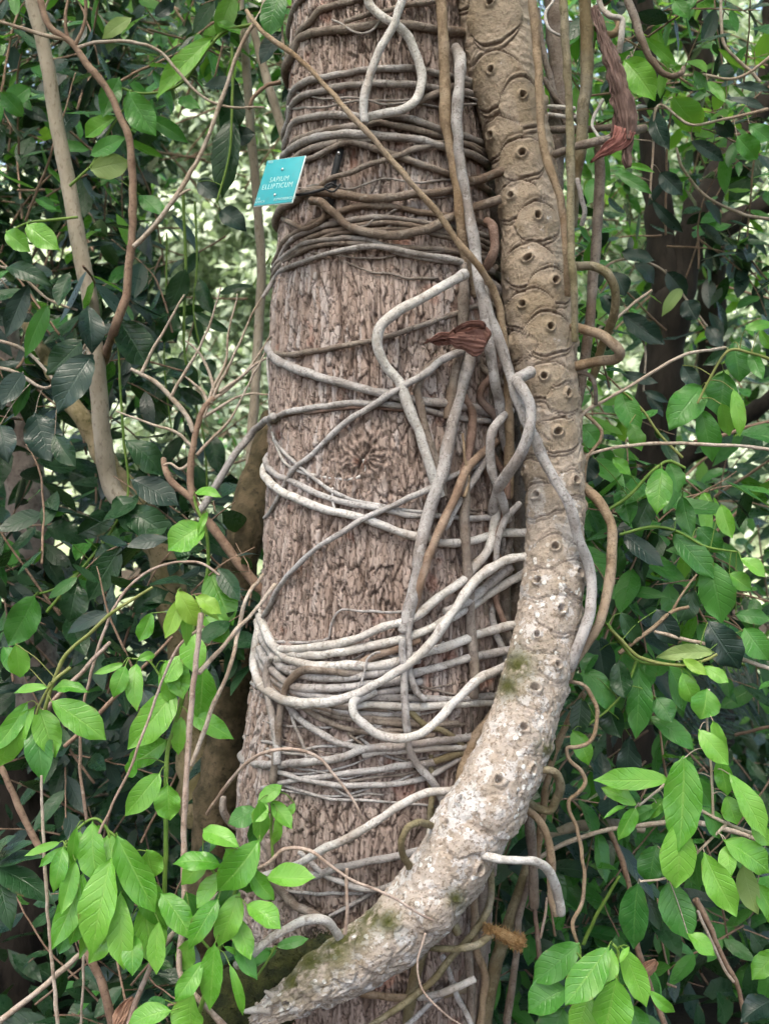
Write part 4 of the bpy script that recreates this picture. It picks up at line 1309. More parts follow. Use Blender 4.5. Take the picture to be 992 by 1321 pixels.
def flush_leaves(mb_by_mat, parent, nt=6, na=5, seed=1, name='foliage'):
    for m, lst in mb_by_mat.items():
        cols = list(zip(*lst))
        v, q, a = leaf_geo(np.array(cols[0]), np.array(cols[1]), np.array(cols[2]), np.array(cols[3]), np.array(cols[4]), np.array(cols[5]), np.array(cols[6]), np.array(cols[7]), nt, na, None, .9, seed)
        build(name, v, q, (), a, M[m], parent)


def shrub(name, label, cat, cx, cy, rx, ry, d0, d1, nb, blen, leafL, mats, seed, spacing=.045, ratio=.37, up=.2, droop=.5, stem_mat='redbranch', keepout=None, group=None, nt=6, na=5, dirx=0.0, keep=.04):
    rng = random.Random(seed)
    root_ = thing(name, label, cat, P(cx, cy + ry, (d0 + d1) / 2), group)
    leaves, tubes = {}, []
    tries = 0
    made = 0
    while made < nb and tries < nb * 20:
        tries += 1
        a, rr = rng.uniform(0, 6.283), math.sqrt(rng.random())
        px, py, d = cx + rx * rr * math.cos(a), cy + ry * rr * math.sin(a), rng.uniform(d0, d1)
        if keepout and any(x0 < px < x1 and y0 < py < y1 for x0, y0, x1, y1 in keepout):
            continue
        made += 1
        e = P(px, py, d)
        dv = np.array([rng.gauss(dirx, .6), rng.gauss(-.1, .4), rng.gauss(up, .5)])
        dv /= np.linalg.norm(dv)
        ln = blen * rng.uniform(.6, 1.3)
        branchy(leaves, e - dv * ln / 2, e + dv * ln / 2, rng.uniform(.02, .15), leafL, ratio, spacing, mats, rng, tubes, .0016 + .012 * blen * .3, droop)
    if keepout:
        def hid(p):
            k = (p[1] - CAM_Y) / F
            x, y = p[0] / k + 496, 660.5 - (p[2] - CAM_Z) / k
            return any(x0 < x < x1 and y0 < y < y1 for x0, y0, x1, y1 in keepout)
        for m in list(leaves):
            leaves[m] = [it for it in leaves[m] if not (hid(it[0]) or hid(np.array(it[0]) + np.array(it[1]) / np.linalg.norm(it[1]) * it[3] * .8)) or rng.random() < keep]
            if not leaves[m]:
                del leaves[m]
        tubes = [tb for tb in tubes if not (hid(np.array(tb[0][1])) or hid(np.array(tb[0][2])))]
    flush_leaves(leaves, root_, nt, na, seed)
    for pts, r in tubes[:60]:
        tube('branch', pts, r, stem_mat, root_, sides=6, wob=.002, step=.02)
    return root_


# far wooded hillside across the clearing: haze-pale leaf colour, sunlit, one mass
def far_wood():
    rng = np.random.default_rng(3)
    items = []
    n_cl = 2200
    B_, A_, N_, L_, W_ = [], [], [], [], []
    for c in range(n_cl):
        d = rng.uniform(9, 16)
        if c % 5 < 2:
            px, py = rng.uniform(140, 400), rng.uniform(-60, 700)
        elif c % 5 == 2:
            px, py = rng.uniform(740, 1020), rng.uniform(-60, 900)
        else:
            px, py = rng.uniform(-600, 1600), rng.uniform(-380, 900)
        ctr = P(px, py, d)
        m = 90
        dirs = rng.normal(size=(m, 3))
        dirs /= np.linalg.norm(dirs, axis=1)[:, None]
        dirs[:, 2] = np.abs(dirs[:, 2]) * .9 - .15
        rad = rng.uniform(.35, .75) * (.7 + .3 * rng.random((m, 1)))
        B_.append(ctr + dirs * rad * np.array([1.25, 1, .75]))
        A_.append(dirs * .6 + rng.normal(size=(m, 3)) * .6 + np.array([0, 0, -.3]))
        N_.append(dirs * .6 + np.array([0, -.3, .8]) + rng.normal(size=(m, 3)) * .3)
        ll = rng.uniform(.08, .17, m)
        L_.append(ll)
        W_.append(ll * rng.uniform(.4, .6, m))
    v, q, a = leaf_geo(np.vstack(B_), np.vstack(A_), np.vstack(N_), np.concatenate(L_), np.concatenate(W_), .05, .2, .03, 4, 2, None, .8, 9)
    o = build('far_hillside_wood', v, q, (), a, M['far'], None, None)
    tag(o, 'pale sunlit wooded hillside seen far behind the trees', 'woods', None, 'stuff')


far_wood()
shade_crown(host)

# ------------------------------------------------------------------ dark trees behind, right
dk = thing('forked_tree', 'almost black forked tree trunk in the shade right of the scarred stem', 'tree', P(812, 1321, 1.6))
def limb(name, parent, mat, pts, r, d, sides=20, rough=.12, wob=.006, **kw):
    W = np.array([P(p[0], p[1], d + (p[2] if len(p) > 2 else 0)) for p in pts])
    rr = (np.linspace(r[0], r[1], len(pts)) if isinstance(r, tuple) else np.full(len(pts), r)) * (d + 2.4) / F
    return tube(name, W, rr, mat, parent, sides=sides, rough=rough, wob=wob, **kw)
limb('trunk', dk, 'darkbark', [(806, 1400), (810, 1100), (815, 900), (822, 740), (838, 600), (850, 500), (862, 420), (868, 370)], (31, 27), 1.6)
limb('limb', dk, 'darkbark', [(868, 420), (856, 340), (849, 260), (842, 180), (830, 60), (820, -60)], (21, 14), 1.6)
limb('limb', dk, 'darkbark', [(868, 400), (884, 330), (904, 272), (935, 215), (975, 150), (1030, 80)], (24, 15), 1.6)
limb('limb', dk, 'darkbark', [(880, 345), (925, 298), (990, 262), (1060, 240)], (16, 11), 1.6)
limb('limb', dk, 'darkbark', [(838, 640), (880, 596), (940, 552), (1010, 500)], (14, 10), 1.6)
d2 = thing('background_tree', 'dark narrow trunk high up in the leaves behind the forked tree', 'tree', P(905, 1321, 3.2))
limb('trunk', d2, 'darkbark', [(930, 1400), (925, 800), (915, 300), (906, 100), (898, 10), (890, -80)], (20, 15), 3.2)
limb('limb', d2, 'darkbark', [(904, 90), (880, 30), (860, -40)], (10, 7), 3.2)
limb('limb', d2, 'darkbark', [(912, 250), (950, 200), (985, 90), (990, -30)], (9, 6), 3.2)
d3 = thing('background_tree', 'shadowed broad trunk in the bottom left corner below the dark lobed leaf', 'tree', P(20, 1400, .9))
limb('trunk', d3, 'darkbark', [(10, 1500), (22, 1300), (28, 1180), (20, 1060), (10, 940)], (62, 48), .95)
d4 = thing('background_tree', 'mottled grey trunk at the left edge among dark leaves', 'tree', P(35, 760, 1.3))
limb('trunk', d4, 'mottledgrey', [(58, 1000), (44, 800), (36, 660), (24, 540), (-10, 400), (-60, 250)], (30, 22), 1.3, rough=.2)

# ------------------------------------------------------------------ left saplings and leaning trunks
g1 = thing('sapling', 'smooth pale beige sapling with a long straight bare stem at the upper left', 'sapling', P(146, 640, .35))
limb('trunk', g1, 'sapling', [(34, -40), (41, 0), (58, 69), (72, 154), (89, 240), (103, 325), (117, 392), (123, 457), (129, 526), (134, 577), (140, 615), (150, 640), (165, 652)], (8.5, 12.5), .35, rough=.04, wob=.001)
g2 = thing('leaning_trunk', 'mossy mottled trunk leaning at left where the pale sapling ends', 'tree', P(250, 900, .45))
limb('trunk', g2, 'mottled', [(20, 400, .2), (60, 462, .1), (98, 530), (140, 595), (185, 668), (215, 740), (240, 850), (255, 960), (262, 1060)], (7, 27), .45, rough=.16)
g7 = thing('leaning_trunk', 'spotted yellowish brown trunk close behind the left edge of the big tree', 'tree', P(270, 1200, .3))
limb('trunk', g7, 'mottleddark', [(352, 540, .1), (334, 620, .06), (318, 700), (306, 780), (296, 880), (288, 980), (276, 1080), (268, 1200), (262, 1340)], (20, 34), .28, rough=.2)
g3 = thing('branch', 'reddish brown curved branch with fine twigs at its top, upper left', 'branch', P(137, 454, .25))
limb('branch', g3, 'redbranch', [(52, 0), (65, 34), (93, 55), (113, 82), (137, 113), (154, 147), (166, 178), (171, 240), (171, 310), (167, 345), (163, 378), (151, 416), (137, 456, .1), (122, 490, .3)], (4.2, 5.8), .25, 10, .08, .002)
limb('twig', g3, 'twig', [(98, 62), (115, 56), (137, 53), (171, 54), (206, 66), (233, 96), (261, 123), (291, 137), (340, 139)], (2.6, 1.6), .25, 8, .08, .002)
limb('twig', g3, 'redbranch', [(90, 54), (84, 30), (86, 8), (90, -20)], (2.6, 2), .25, 8, .08, .002)
limb('twig', g3, 'redbranch', [(96, 58), (108, 32), (110, 5), (108, -20)], (2.6, 2), .25, 8, .08, .002)
limb('twig', g3, 'twig', [(84, 50), (60, 45), (41, 39), (20, 33), (-10, 24)], (2.8, 2.2), .25, 8, .08, .002)
limb('twig', g3, 'twig', [(64, 34), (58, 14), (66, -10)], (2.2, 1.6), .25, 8, .08, .002)
g4 = thing('twig', 'long straight pale twig slanting from the top centre down to the reddish branch', 'twig', P(175, 316, .15))
limb('twig', g4, 'twig', [(352, -25), (340, 7), (309, 65), (288, 120), (268, 178), (240, 233), (206, 281), (172, 318)], (2.6, 3.4), .15, 8, .08, .002)
limb('side_twig', g4, 'twig', [(226, 256), (240, 246), (246, 244)], (2, 1.4), .15, 8, .08, .001)
g5 = thing('sapling', 'straight grey sapling passing behind the teal sign', 'sapling', P(322, 600, .5))
limb('trunk', g5, 'sapling', [(306, -40), (309, 0), (315, 51), (324, 171), (333, 274), (337, 330), (336, 389), (330, 491), (323, 590), (318, 680)], (5.4, 6.6), .5, rough=.04, wob=.001)
g5b = thing('sapling', 'thin pale sapling leaning behind the top left of the big trunk', 'sapling', P(376, 230, .2))
limb('trunk', g5b, 'sapling', [(322, 20), (338, 80), (350, 122), (362, 160), (374, 200), (384, 250)], (5, 6.5), .34, rough=.05, wob=.001)
limb('side_branch', g5b, 'redbranch', [(362, 105), (345, 110), (325, 125), (318, 140)], (3, 2), .3, 8)

g6 = thing('bare_shrub', 'bare many-branched shrub with pinkish stems left of the big trunk', 'shrub', P(338, 775, .12))
limb('stem', g6, 'redbranch', [(210, 594, .05), (214, 606), (221, 620), (244, 640), (260, 662), (282, 689), (302, 718), (323, 745), (345, 772)], (4, 6.6), .12, 10, .08, .002)
limb('stem', g6, 'redbranch', [(250, 646), (245, 620), (246, 594), (252, 560), (263, 530), (276, 514)], (5, 3.6), .12, 10, .08, .002)
limb('branch', g6, 'twig', [(249, 557), (238, 532), (221, 512), (200, 492), (170, 476)], (3.6, 2.6), .12, 8, .08, .002)
for pts in ([(272, 520), (285, 490), (300, 462), (322, 415), (341, 380)], [(276, 514), (296, 500), (314, 484), (335, 455), (350, 430)], [(263, 536), (285, 524), (306, 512), (328, 507), (349, 508)],
            [(221, 510), (240, 478), (262, 440), (274, 410), (284, 370)], [(182, 480), (196, 452), (212, 426), (226, 402), (238, 380)], [(255, 586), (275, 565), (296, 542), (324, 490), (350, 438)],
            [(278, 510), (270, 480), (256, 455), (240, 440)], [(262, 540), (276, 500), (290, 470), (296, 430), (306, 380)], [(246, 596), (232, 605), (220, 598), (212, 600)], [(252, 580), (230, 560), (190, 545), (150, 530)],
            [(268, 520), (262, 505), (246, 490), (238, 484)], [(284, 506), (306, 490), (330, 470), (352, 458)]):
    limb('twig', g6, 'twig', pts, (2.4, 1.1), .12, 7, .08, .002)
limb('root', g6, 'grey', [(258, 660, .0), (268, 644), (283, 620), (306, 583), (328, 555), (352, 536, -.25)], (4.6, 4.6), .10, 10, .06, .002)

for pts, r in (([(362, 1286), (350, 1284), (342, 1280)], (7, 2)), ([(348, 1304), (330, 1305), (316, 1304)], (8, 2.5)), ([(356, 1312), (346, 1324), (336, 1336)], (8, 3)), ([(372, 1290), (366, 1283), (362, 1272)], (8, 3))):
    W = np.array([P(a_, b_, -.425) for a_, b_ in pts])
    tube('torn_fibre', W, np.linspace(r[0], r[1], 3) * 1.98 / F, 'white', climber, sides=9, rough=.3, wob=.003)

# ------------------------------------------------------------------ mossy log under the stem's lower end
ml = thing('mossy_log', 'dark moss-covered log under the torn lower end of the stem', 'log', P(300, 1321, -.33))
v, qd, ng = tube_geo([P(452, 1218, -.30), P(420, 1238, -.33), P(380, 1262, -.34), P(335, 1290, -.34), P(300, 1320, -.34), P(262, 1370, -.34), P(220, 1440, -.32)], np.array([16, 30, 42, 50, 56, 60, 64]) * 2.06 / F, 40, .006, .16, .004)
nzv = fbm(v[:, 0] * 45, v[:, 1] * 45, v[:, 2] * 45, 3, 91)
ctr = v.mean(0)
v = v + (v - ctr) / np.linalg.norm(v - ctr, axis=1)[:, None] * nzv[:, None] * .008
build('log', v, qd, ng, None, M['moss'], ml)
# moss tufts on it: hundreds of tiny blades in one part
rg = np.random.default_rng(8)
pick = rg.integers(0, len(v), 5200)
bb = v[pick] + rg.normal(size=(5200, 3)) * .003
ax = (v[pick] - np.array([0, .0, .0]) - ctr)
ax = ax / np.linalg.norm(ax, axis=1)[:, None] + rg.normal(size=(5200, 3)) * .6
vv, qq, aa = leaf_geo(bb, ax, rg.normal(size=(5200, 3)), rg.uniform(.005, .012, 5200), .0022, 0, .1, 0, 3, 3, None, .8, 4)
tag(build('moss', vv, qq, (), aa, M['moss'], ml), None, None, None, 'stuff')

# ------------------------------------------------------------------ thin lianas and dry twigs, each its own thing
def twig(label, mat, r, pts, d0=0, name='dry_twig', cat='twig', sides=8):
    """pts (px,py[,depth cm])"""
    last = d0
    W = []
    for p in pts:
        last = p[2] if len(p) > 2 else last
        W.append(P(p[0], p[1], last / 100.0))
    W = np.array(W)
    rr = np.linspace(r[0], r[1], len(pts)) if isinstance(r, tuple) else np.full(len(pts), float(r))
    rr = rr * (W[:, 1] - CAM_Y) / F
    o = tube(name, W, rr, mat, None, sides=sides, wob=.0015)
    return tag(o, label, cat)


twig('thin pale twig arching over the lower left of the trunk below the root bundle', 'pinktwig', (2.6, 1.8), [(268, 1050, -30), (280, 1030, -33), (300, 1004, -36), (330, 977, -40), (357, 968, -43), (391, 970), (414, 980), (431, 1000), (448, 1020), (463, 1044), (471, 1062, -41)])
twig('pinkish creeper stem running from the lower left leaves across to the stem', 'pinktwig', (3.2, 1.6), [(270, 1165, -50), (287, 1151, -50), (313, 1134, -50), (347, 1114), (367, 1097), (394, 1096), (407, 1101, -51), (431, 1121), (454, 1137), (488, 1151), (521, 1168), (560, 1189, -49)], name='creeper', cat='creeper')
twig('short upright pinkish twig just above the mossy end of the stem', 'pinktwig', (2.2, 2.6), [(448, 1122, -46), (447, 1150), (447, 1168), (444, 1206)])
twig('hair-thin pink tendril hanging under the stem, bottom centre', 'pinktwig', (1.6, 1.2), [(548, 1206, -46), (538, 1241), (544, 1275), (565, 1301), (592, 1322, -44), (620, 1340)])
twig('tall purplish dead stick standing upright in the lower left leaves', 'pinktwig', (3.6, 4.2), [(259, 792, -50), (255, 830), (252, 863), (247, 924), (241, 985), (237, 1083), (237, 1186), (233, 1262, -52), (250, 1285), (270, 1305), (300, 1335)], name='dead_stick')
twig('straight light twig whose cut tip touches the trunk left of the root bundle', 'twig', (2.4, 3.2), [(354, 754, -32), (327, 789, -36), (307, 812, -40), (285, 838, -44), (257, 868, -48)])
twig('light twig curving up from the dead stick to the trunk edge', 'twig', (3, 2.4), [(246, 988, -46), (262, 945), (274, 911), (290, 880), (298, 852), (309, 806, -38), (318, 774), (338, 742, -25)])
twig('thin brown twig arching over the dark leaves at mid left', 'pinktwig', (1.6, 2.2), [(282, 742, -10), (262, 728), (240, 724), (199, 734), (168, 756), (147, 784), (134, 815), (117, 873), (106, 924), (103, 989), (107, 1020), (112, 1058)], -10)
twig('pale upright twig at the far lower left passing the bright hanging leaves', 'twig', (2, 2.8), [(54, 1000, -35), (56, 1050), (57, 1100), (62, 1186), (68, 1250), (76, 1330)], -35)
twig('thick pinkish branch stub slanting down from the left edge', 'redbranch', (4, 5), [(-15, 970, -25), (0, 990), (21, 1035), (40, 1075), (54, 1100)], -25, 'branch', 'branch')
twig('straight beige branch rising from the bottom left corner', 'twig', (4.4, 3.6), [(-20, 1332, -30), (0, 1318), (51, 1278), (103, 1233)], -30, 'branch', 'branch')
twig('brown woody stem behind the bright hanging leaves at the bottom left', 'redbranch', (5, 7), [(98, 1190, -20), (107, 1215), (127, 1261), (140, 1300), (150, 1335)], -20, 'branch', 'branch')
twig('thin upright twig dangling from the beige bottom left branch', 'twig', 1.8, [(108, 1232, -30), (107, 1270), (104, 1330)], -30)
twig('thin twig crossing the twining bright leaves left of the dead stick', 'pinktwig', 1.8, [(262, 808, -44), (240, 824), (226, 842), (206, 890), (186, 940), (168, 990), (140, 1050), (128, 1075)], -44)
twig('reddish twig slanting through dark leaves below the arching twig', 'redbranch', (2.2, 3), [(222, 822, 0), (190, 856), (154, 893), (120, 930), (84, 964)], 0)
twig('yellow green shoot stem curving above the bright left edge leaves', 'yellowstem', (1.8, 2.8), [(196, 758, -20), (168, 775), (144, 791), (112, 820), (89, 842), (72, 872), (58, 915)], -20, 'shoot', 'shoot')
twig('brown twig slanting below the yellow green shoot at left', 'pinktwig', (2.6, 3.2), [(142, 830, -15), (120, 850), (103, 870), (78, 895), (52, 922)], -15)
twig('slender brown stem slanting down through the lower left leaves beside the dead stick', 'pinktwig', (3, 3.6), [(226, 1198, -40), (205, 1232), (185, 1270), (170, 1310), (164, 1340)], -40)
twig('pale rising twig right of the scarred stem with a kinked foot, upper one', 'twig', (2.4, 2), [(744, 545, -14), (753, 532, -14), (780, 517), (802, 504), (830, 487), (857, 471), (884, 457), (910, 452), (936, 449, 0)], -14)
twig('long pale twig arching level to the right edge of the picture', 'twig', (2.2, 2.4), [(742, 600, -14), (750, 591), (780, 580), (816, 575), (857, 572), (912, 573), (960, 576), (1010, 584)], -14)
twig('short pale twig pointing up right above the tan root loop', 'twig', (2.2, 1.8), [(780, 428, -5), (788, 419), (812, 396), (840, 373)], -5)
twig('zigzag thin twig hanging from the right side of the stem', 'tan', 2.3, [(746, 526, -14), (755, 533), (768, 545), (775, 555), (773, 568), (764, 580), (756, 592), (753, 612), (754, 640)], -14)
twig('brown forked twig among glossy leaves at right centre', 'tan', (3.4, 2.4), [(800, 842, -8), (818, 829), (840, 812), (868, 790), (888, 783)], -8)
twig('pale twig running right to the picture edge below the bluish leaves', 'twig', (2.2, 2.6), [(845, 815, -8), (870, 822), (910, 832), (945, 846), (1000, 866)], -8)
twig('thin twig rising steeply from the forked brown twig', 'tan', (1.8, 1.4), [(868, 789, -8), (878, 770), (890, 752), (898, 742)], -8)
twig('yellow green leaf stalk curving beneath the pale wavy leaf', 'yellowstem', (2.4, 2), [(788, 812, -12), (808, 832), (822, 846), (845, 855), (880, 859), (910, 852), (925, 845)], -12, 'shoot', 'shoot')
twig('dark brown broken stem hanging right of the lower stem', 'brown', (6, 6.6), [(683, 1050, -22), (685, 1080), (688, 1120), (690, 1172)], -22, 'broken_stem', 'stem')
twig('thin reddish stem below the broken brown stem', 'red', (2.6, 3.2), [(689, 1170, -20), (692, 1195), (694, 1215), (698, 1250)], -20, 'shoot', 'shoot')
twig('short forked pinkish twig next to the thin reddish stem', 'pinktwig', (1.6, 2), [(705, 1160, -20), (702, 1185), (696, 1210)], -20)
twig('thick smooth olive vine rising from the bottom edge right of the trunk', 'olive', (7, 10), [(684, 1110, -12), (677, 1135), (664, 1173), (653, 1204), (640, 1246), (629, 1291), (622, 1345)], -12, 'vine', 'vine', 14)
twig('slim grey-brown vine parallel to the thick olive vine', 'brown', (3.6, 5.4), [(682, 1130, -14), (676, 1160), (670, 1185), (664, 1246), (655, 1321), (652, 1350)], -14, 'vine', 'vine', 12)
twig('tan upright vine stem behind the right edge of the lower stem', 'tan', (4.4, 5), [(754, 895, 0), (738, 920), (724, 950), (712, 985), (704, 1020), (696, 1080), (690, 1120)], 0, 'vine', 'vine', 10)
twig('pale branch running level behind the lower right leaves', 'twig', (3, 3.6), [(678, 1120, 2), (700, 1105), (740, 1085), (790, 1070), (850, 1062), (900, 1062), (1000, 1090)], 2, 'branch', 'branch')
twig('wide brown branch lying behind the loop of olive root', 'sapling', (8, 6), [(700, 1085, 25), (740, 1068), (790, 1062), (830, 1070)], 25, 'branch', 'branch')
twig('dark red stem standing behind the lower right bright cluster', 'redbranch', (3.4, 3.8), [(785, 1070, 5), (800, 1105), (812, 1150), (822, 1220), (835, 1265), (860, 1330)], 5, 'branch', 'branch')
twig('dark forked stem at the lower right edge with a thin pale twig beside it', 'redbranch', (4, 3), [(898, 1160, 5), (915, 1195), (930, 1230), (950, 1270), (965, 1330)], 5, 'branch', 'branch')
twig('thin pale twig beside the dark forked stem, lower right', 'twig', 2, [(898, 1175, 2), (915, 1210), (935, 1250), (946, 1268)], 2)
twig('thin green stalk slanting behind the winding root at lower right', 'greenstem', (2, 2.6), [(800, 1130, 0), (785, 1155), (768, 1185), (752, 1220)], 0, 'shoot', 'shoot')
twig('slender bare twig curving across the dark trunk at the upper right', 'twig', (1.8, 2.4), [(872, 190, 60), (880, 215), (898, 240), (925, 262), (955, 275), (1000, 284)], 60)
twig('forked grey twig hanging before the dark leaves at top right', 'twig', (2, 2.4), [(930, -10, 40), (931, 30), (934, 55), (950, 75), (968, 92), (980, 106)], 40)

# ------------------------------------------------------------------ dry sheaths
def ribbon(name, mat, centre, widths, cup, parent, depth, nrm_tilt=0.0, na=13, thick=.0016, rag=.004, seed=0):
    na = 25
    pts = np.array([np.append(P(a, b, depth + (c[2] if len(c) > 2 else 0)), wd * (depth + 2.4) / F) for (c, wd) in zip(centre, widths) for a, b in [c[:2]]])
    pr = catmull(pts, .004)
    path, wv_ = pr[:, :3], pr[:, 3]
    T, N, B = frames(path)
    n = len(path)
    a = np.linspace(-1, 1, na)
    s = np.arange(n) * .004
    A, S_ = np.meshgrid(a, s)
    ang = A * cup
    R_ = wv_[:, None] / 2 / max(math.sin(min(cup, 1.5)), .2)
    rad = R_ + rag * .5 * np.sin(A * 23 + 2 * vnoise(S_ * 20, A * 2, A * 0, seed)) + rag * fbm(S_ * 30, A * 5, A * 0, 3, seed + 1)
    lat = rad * np.sin(ang)
    up = rad * np.cos(ang) - R_ * math.cos(cup)
    up = up + .0045 * fbm(S_ * 45, A * 3, A * 0, 3, seed + 3) + .0018 * np.sin(A * 34 + 3 * vnoise(S_ * 14, A, A * 0, seed + 9))
    lat = lat * (1 + .16 * vnoise(S_ * 60, A * 0, A * 0, seed + 5) + .10 * vnoise(S_ * 170, A * 1.5, A * 0, seed + 6))
    V = path[:, None, :] + B[:, None, :] * lat[..., None] + N[:, None, :] * up[..., None]
    i, j = np.meshgrid(np.arange(n - 1), np.arange(na - 1), indexing='ij')
    q = np.stack([i * na + j, i * na + j + 1, (i + 1) * na + j + 1, (i + 1) * na + j], -1).reshape(-1, 4)
    o = build(name, V.reshape(-1, 3), q, (), None, M[mat], parent)
    md = o.modifiers.new('thickness', 'SOLIDIFY')
    md.thickness = thick * .5
    md.offset = 0
    return o


sh = thing('dry_sheath', 'long shrivelled pinkish brown leaf sheath hanging at the top right of the stem', 'leaf sheath', P(770, 20, -.2))
ribbon('sheath', 'sheath', [(766, 8), (772, 32), (784, 66), (795, 100), (803, 132), (808, 160), (808, 182)], [8, 12, 17, 23, 23, 21, 16], 1.25, sh, -.20, rag=.006, seed=2)
ribbon('torn_tip', 'sheathtip', [(806, 166, .0), (800, 180), (788, 189), (774, 199), (762, 209)], [26, 24, 17, 9, 2], .5, sh, -.205, rag=.003, seed=4)
ribbon('side_flap', 'sheath', [(810, 150), (811, 178), (808, 200), (811, 216)], [8, 12, 14, 5], .9, sh, -.195, rag=.003, seed=6)
ribbon('side_flap', 'sheath', [(797, 130), (797, 150), (792, 172), (783, 186)], [6, 10, 12, 8], .7, sh, -.192, rag=.003, seed=7)
s2 = thing('dry_bract', 'reddish brown dry bract with a frayed tail stuck among the roots on the trunk', 'bract', P(605, 440, -.29))
ribbon('bract', 'sheathred', [(574, 436), (584, 436), (598, 437), (612, 438), (622, 440), (628, 443)], [5, 18, 34, 42, 38, 26], .8, s2, -.285, rag=.004, seed=8)
ribbon('rim', 'sheathred', [(586, 428, -.01), (594, 422, -.015), (606, 418, -.015), (620, 418, -.01), (625, 422, -.005)], [5, 7, 8, 8, 6], 1.2, s2, -.29, rag=.001, seed=9)
ribbon('frayed_tail', 'sheathred', [(580, 434), (570, 433), (560, 437), (547, 443)], [8, 7, 5, 1.5], .7, s2, -.285, rag=.003, seed=10)
ribbon('frayed_tail', 'sheathred', [(582, 437), (568, 439), (556, 440), (550, 438)], [6, 5, 4, 1], .7, s2, -.28, rag=.003, seed=11)
ribbon('frayed_tail', 'sheathred', [(584, 440), (574, 443), (566, 444), (556, 441)], [6, 4, 3, 1], .7, s2, -.282, rag=.003, seed=12)
for (lab, px, py, d) in (('curled brown dead leaf at the bottom left behind the bright leaves', 168, 1300, -.25), ('small pink dead leaf caught on the dark red stem, lower right', 838, 1247, -.02)):
    dl = thing('dead_leaf', lab, 'dead leaf', P(px, py, d))
    if px < 400:
        ribbon('blade', 'deadleaf', [(px - 18, py + 25), (px - 8, py + 8), (px - 2, py - 5), (px + 4, py - 12)], [16, 22, 14, 4], .8, dl, d, rag=.004, seed=20)
        ribbon('blade', 'deadleaf', [(px - 4, py + 22), (px + 10, py + 8), (px + 22, py + 4)], [16, 18, 6], .8, dl, d + .01, rag=.004, seed=21)
    else:
        ribbon('blade', 'deadleaf', [(px - 10, py + 10), (px, py), (px + 8, py - 8)], [14, 16, 5], 1.0, dl, d, rag=.004, seed=22)

# ------------------------------------------------------------------ sign
sg = thing('plant_label_sign', 'square teal plant label sign lettered SAPIUM ELLIPTICUM beside the trunk', 'sign', P(363, 243, -.24))
kx = (2.4 - .235) / F
U_ = np.array([53.5 * kx, -39 * kx, -5.7 * kx])
V_ = np.array([-16.5 * kx, -13 * kx, -64 * kx])
O_ = P(344.8, 206.6, -.205)
Nn = np.cross(U_, V_)
Nn /= np.linalg.norm(Nn)
if Nn[1] > 0:
    Nn = -Nn
def plate_box(name, mat, u0, u1, v0, v1, z0, z1, parent):
    c = [O_ + U_ * u + V_ * v_ + Nn * z for z in (z0, z1) for (u, v_) in ((u0, v0), (u1, v0), (u1, v1), (u0, v1))]
    q = [(0, 3, 2, 1), (4, 5, 6, 7), (0, 1, 5, 4), (1, 2, 6, 5), (2, 3, 7, 6), (3, 0, 4, 7)]
    o = build(name, c, q, (), None, M[mat], parent, smooth=False)
    bv = o.modifiers.new('bevel', 'BEVEL')
    bv.width = .0006
    bv.segments = 2
    return o
plate_box('backing', 'whiteplastic', 0, 1, 0, 1, -.0022, .0, sg)
plate_box('face', 'teal', .012, .985, .012, .988, .0002, .0012, sg)
from mathutils import Matrix, Vector
uh, vh = U_ / np.linalg.norm(U_), V_ / np.linalg.norm(V_)
def lettering(txt, u, v_, size, parent, align='CENTER'):
    cu = bpy.data.curves.new('lettering', 'FONT')
    cu.body = txt
    cu.size = size
    cu.align_x = align
    cu.align_y = 'CENTER'
    cu.extrude = .0003
    cu.space_line = .92
    cu.space_character = 1.16
    cu.offset = -size * .014
    o = bpy.data.objects.new('lettering', cu)
    COL.objects.link(o)
    p = O_ + U_ * u + V_ * v_ + Nn * .0014 - world_loc(parent)
    yv = -vh
    zv = np.cross(uh, yv)
    m = Matrix(((uh[0], yv[0], zv[0], p[0]), (uh[1], yv[1], zv[1], p[1]), (uh[2], yv[2], zv[2], p[2]), (0, 0, 0, 1)))
    bpy.context.view_layer.update()
    me = bpy.data.meshes.new_from_object(o)
    bpy.data.objects.remove(o)
    me.materials.clear()
    me.materials.append(M['letter'])
    o = bpy.data.objects.new('lettering', me)
    COL.objects.link(o)
    o.parent = parent
    o.matrix_local = m @ Matrix.Diagonal((.82, 1, 1, 1))
    return o
lettering('SAPIUM\nELLIPTICUM', .49, .535, .0160, sg)
lettering('EUPHORBIACEAE', .78, .90, .0078, sg)
lettering('S.A.\nAFRICA', .03, .885, .0080, sg, 'LEFT')
lettering('TREE', .05, .062, .0070, sg, 'LEFT')
for (u, v_) in ((.5, .25), (.5, .80)):
    p = O_ + U_ * u + V_ * v_
    tube('screw', [p + Nn * .0011, p + Nn * .0030, p + Nn * .0034], [.0026, .0026, .0018], 'steel', sg, sides=14, wob=0, rough=0, step=.001)
# black strap tying it to the trunk
def strap(pts, wpx, lift):
    W = np.array([P(a, b, surf_depth(a, b) - lift) for a, b in pts])
    k = wpx * 2.15 / F / 2
    MBv, qd = [], []
    T, N, B = frames(W)
    for i in range(len(W)):
        for (sx, sz) in ((-1, 0), (1, 0), (1, 1), (-1, 1)):
            MBv.append(W[i] + B[i] * k * sx + N[i] * .003 * sz)
    for i in range(len(W) - 1):
        for j in range(4):
            qd.append((i * 4 + j, i * 4 + (j + 1) % 4, (i + 1) * 4 + (j + 1) % 4, (i + 1) * 4 + j))
    build('strap', MBv, qd, [(3, 2, 1, 0), tuple(4 * (len(W) - 1) + j for j in range(4))], None, M['black'], sg, smooth=False)
strap([(440, 192), (436, 206), (432, 222), (428, 240), (426, 268)], 9, .006)
strap([(420, 243), (405, 246), (392, 250), (380, 254)], 7, .007)
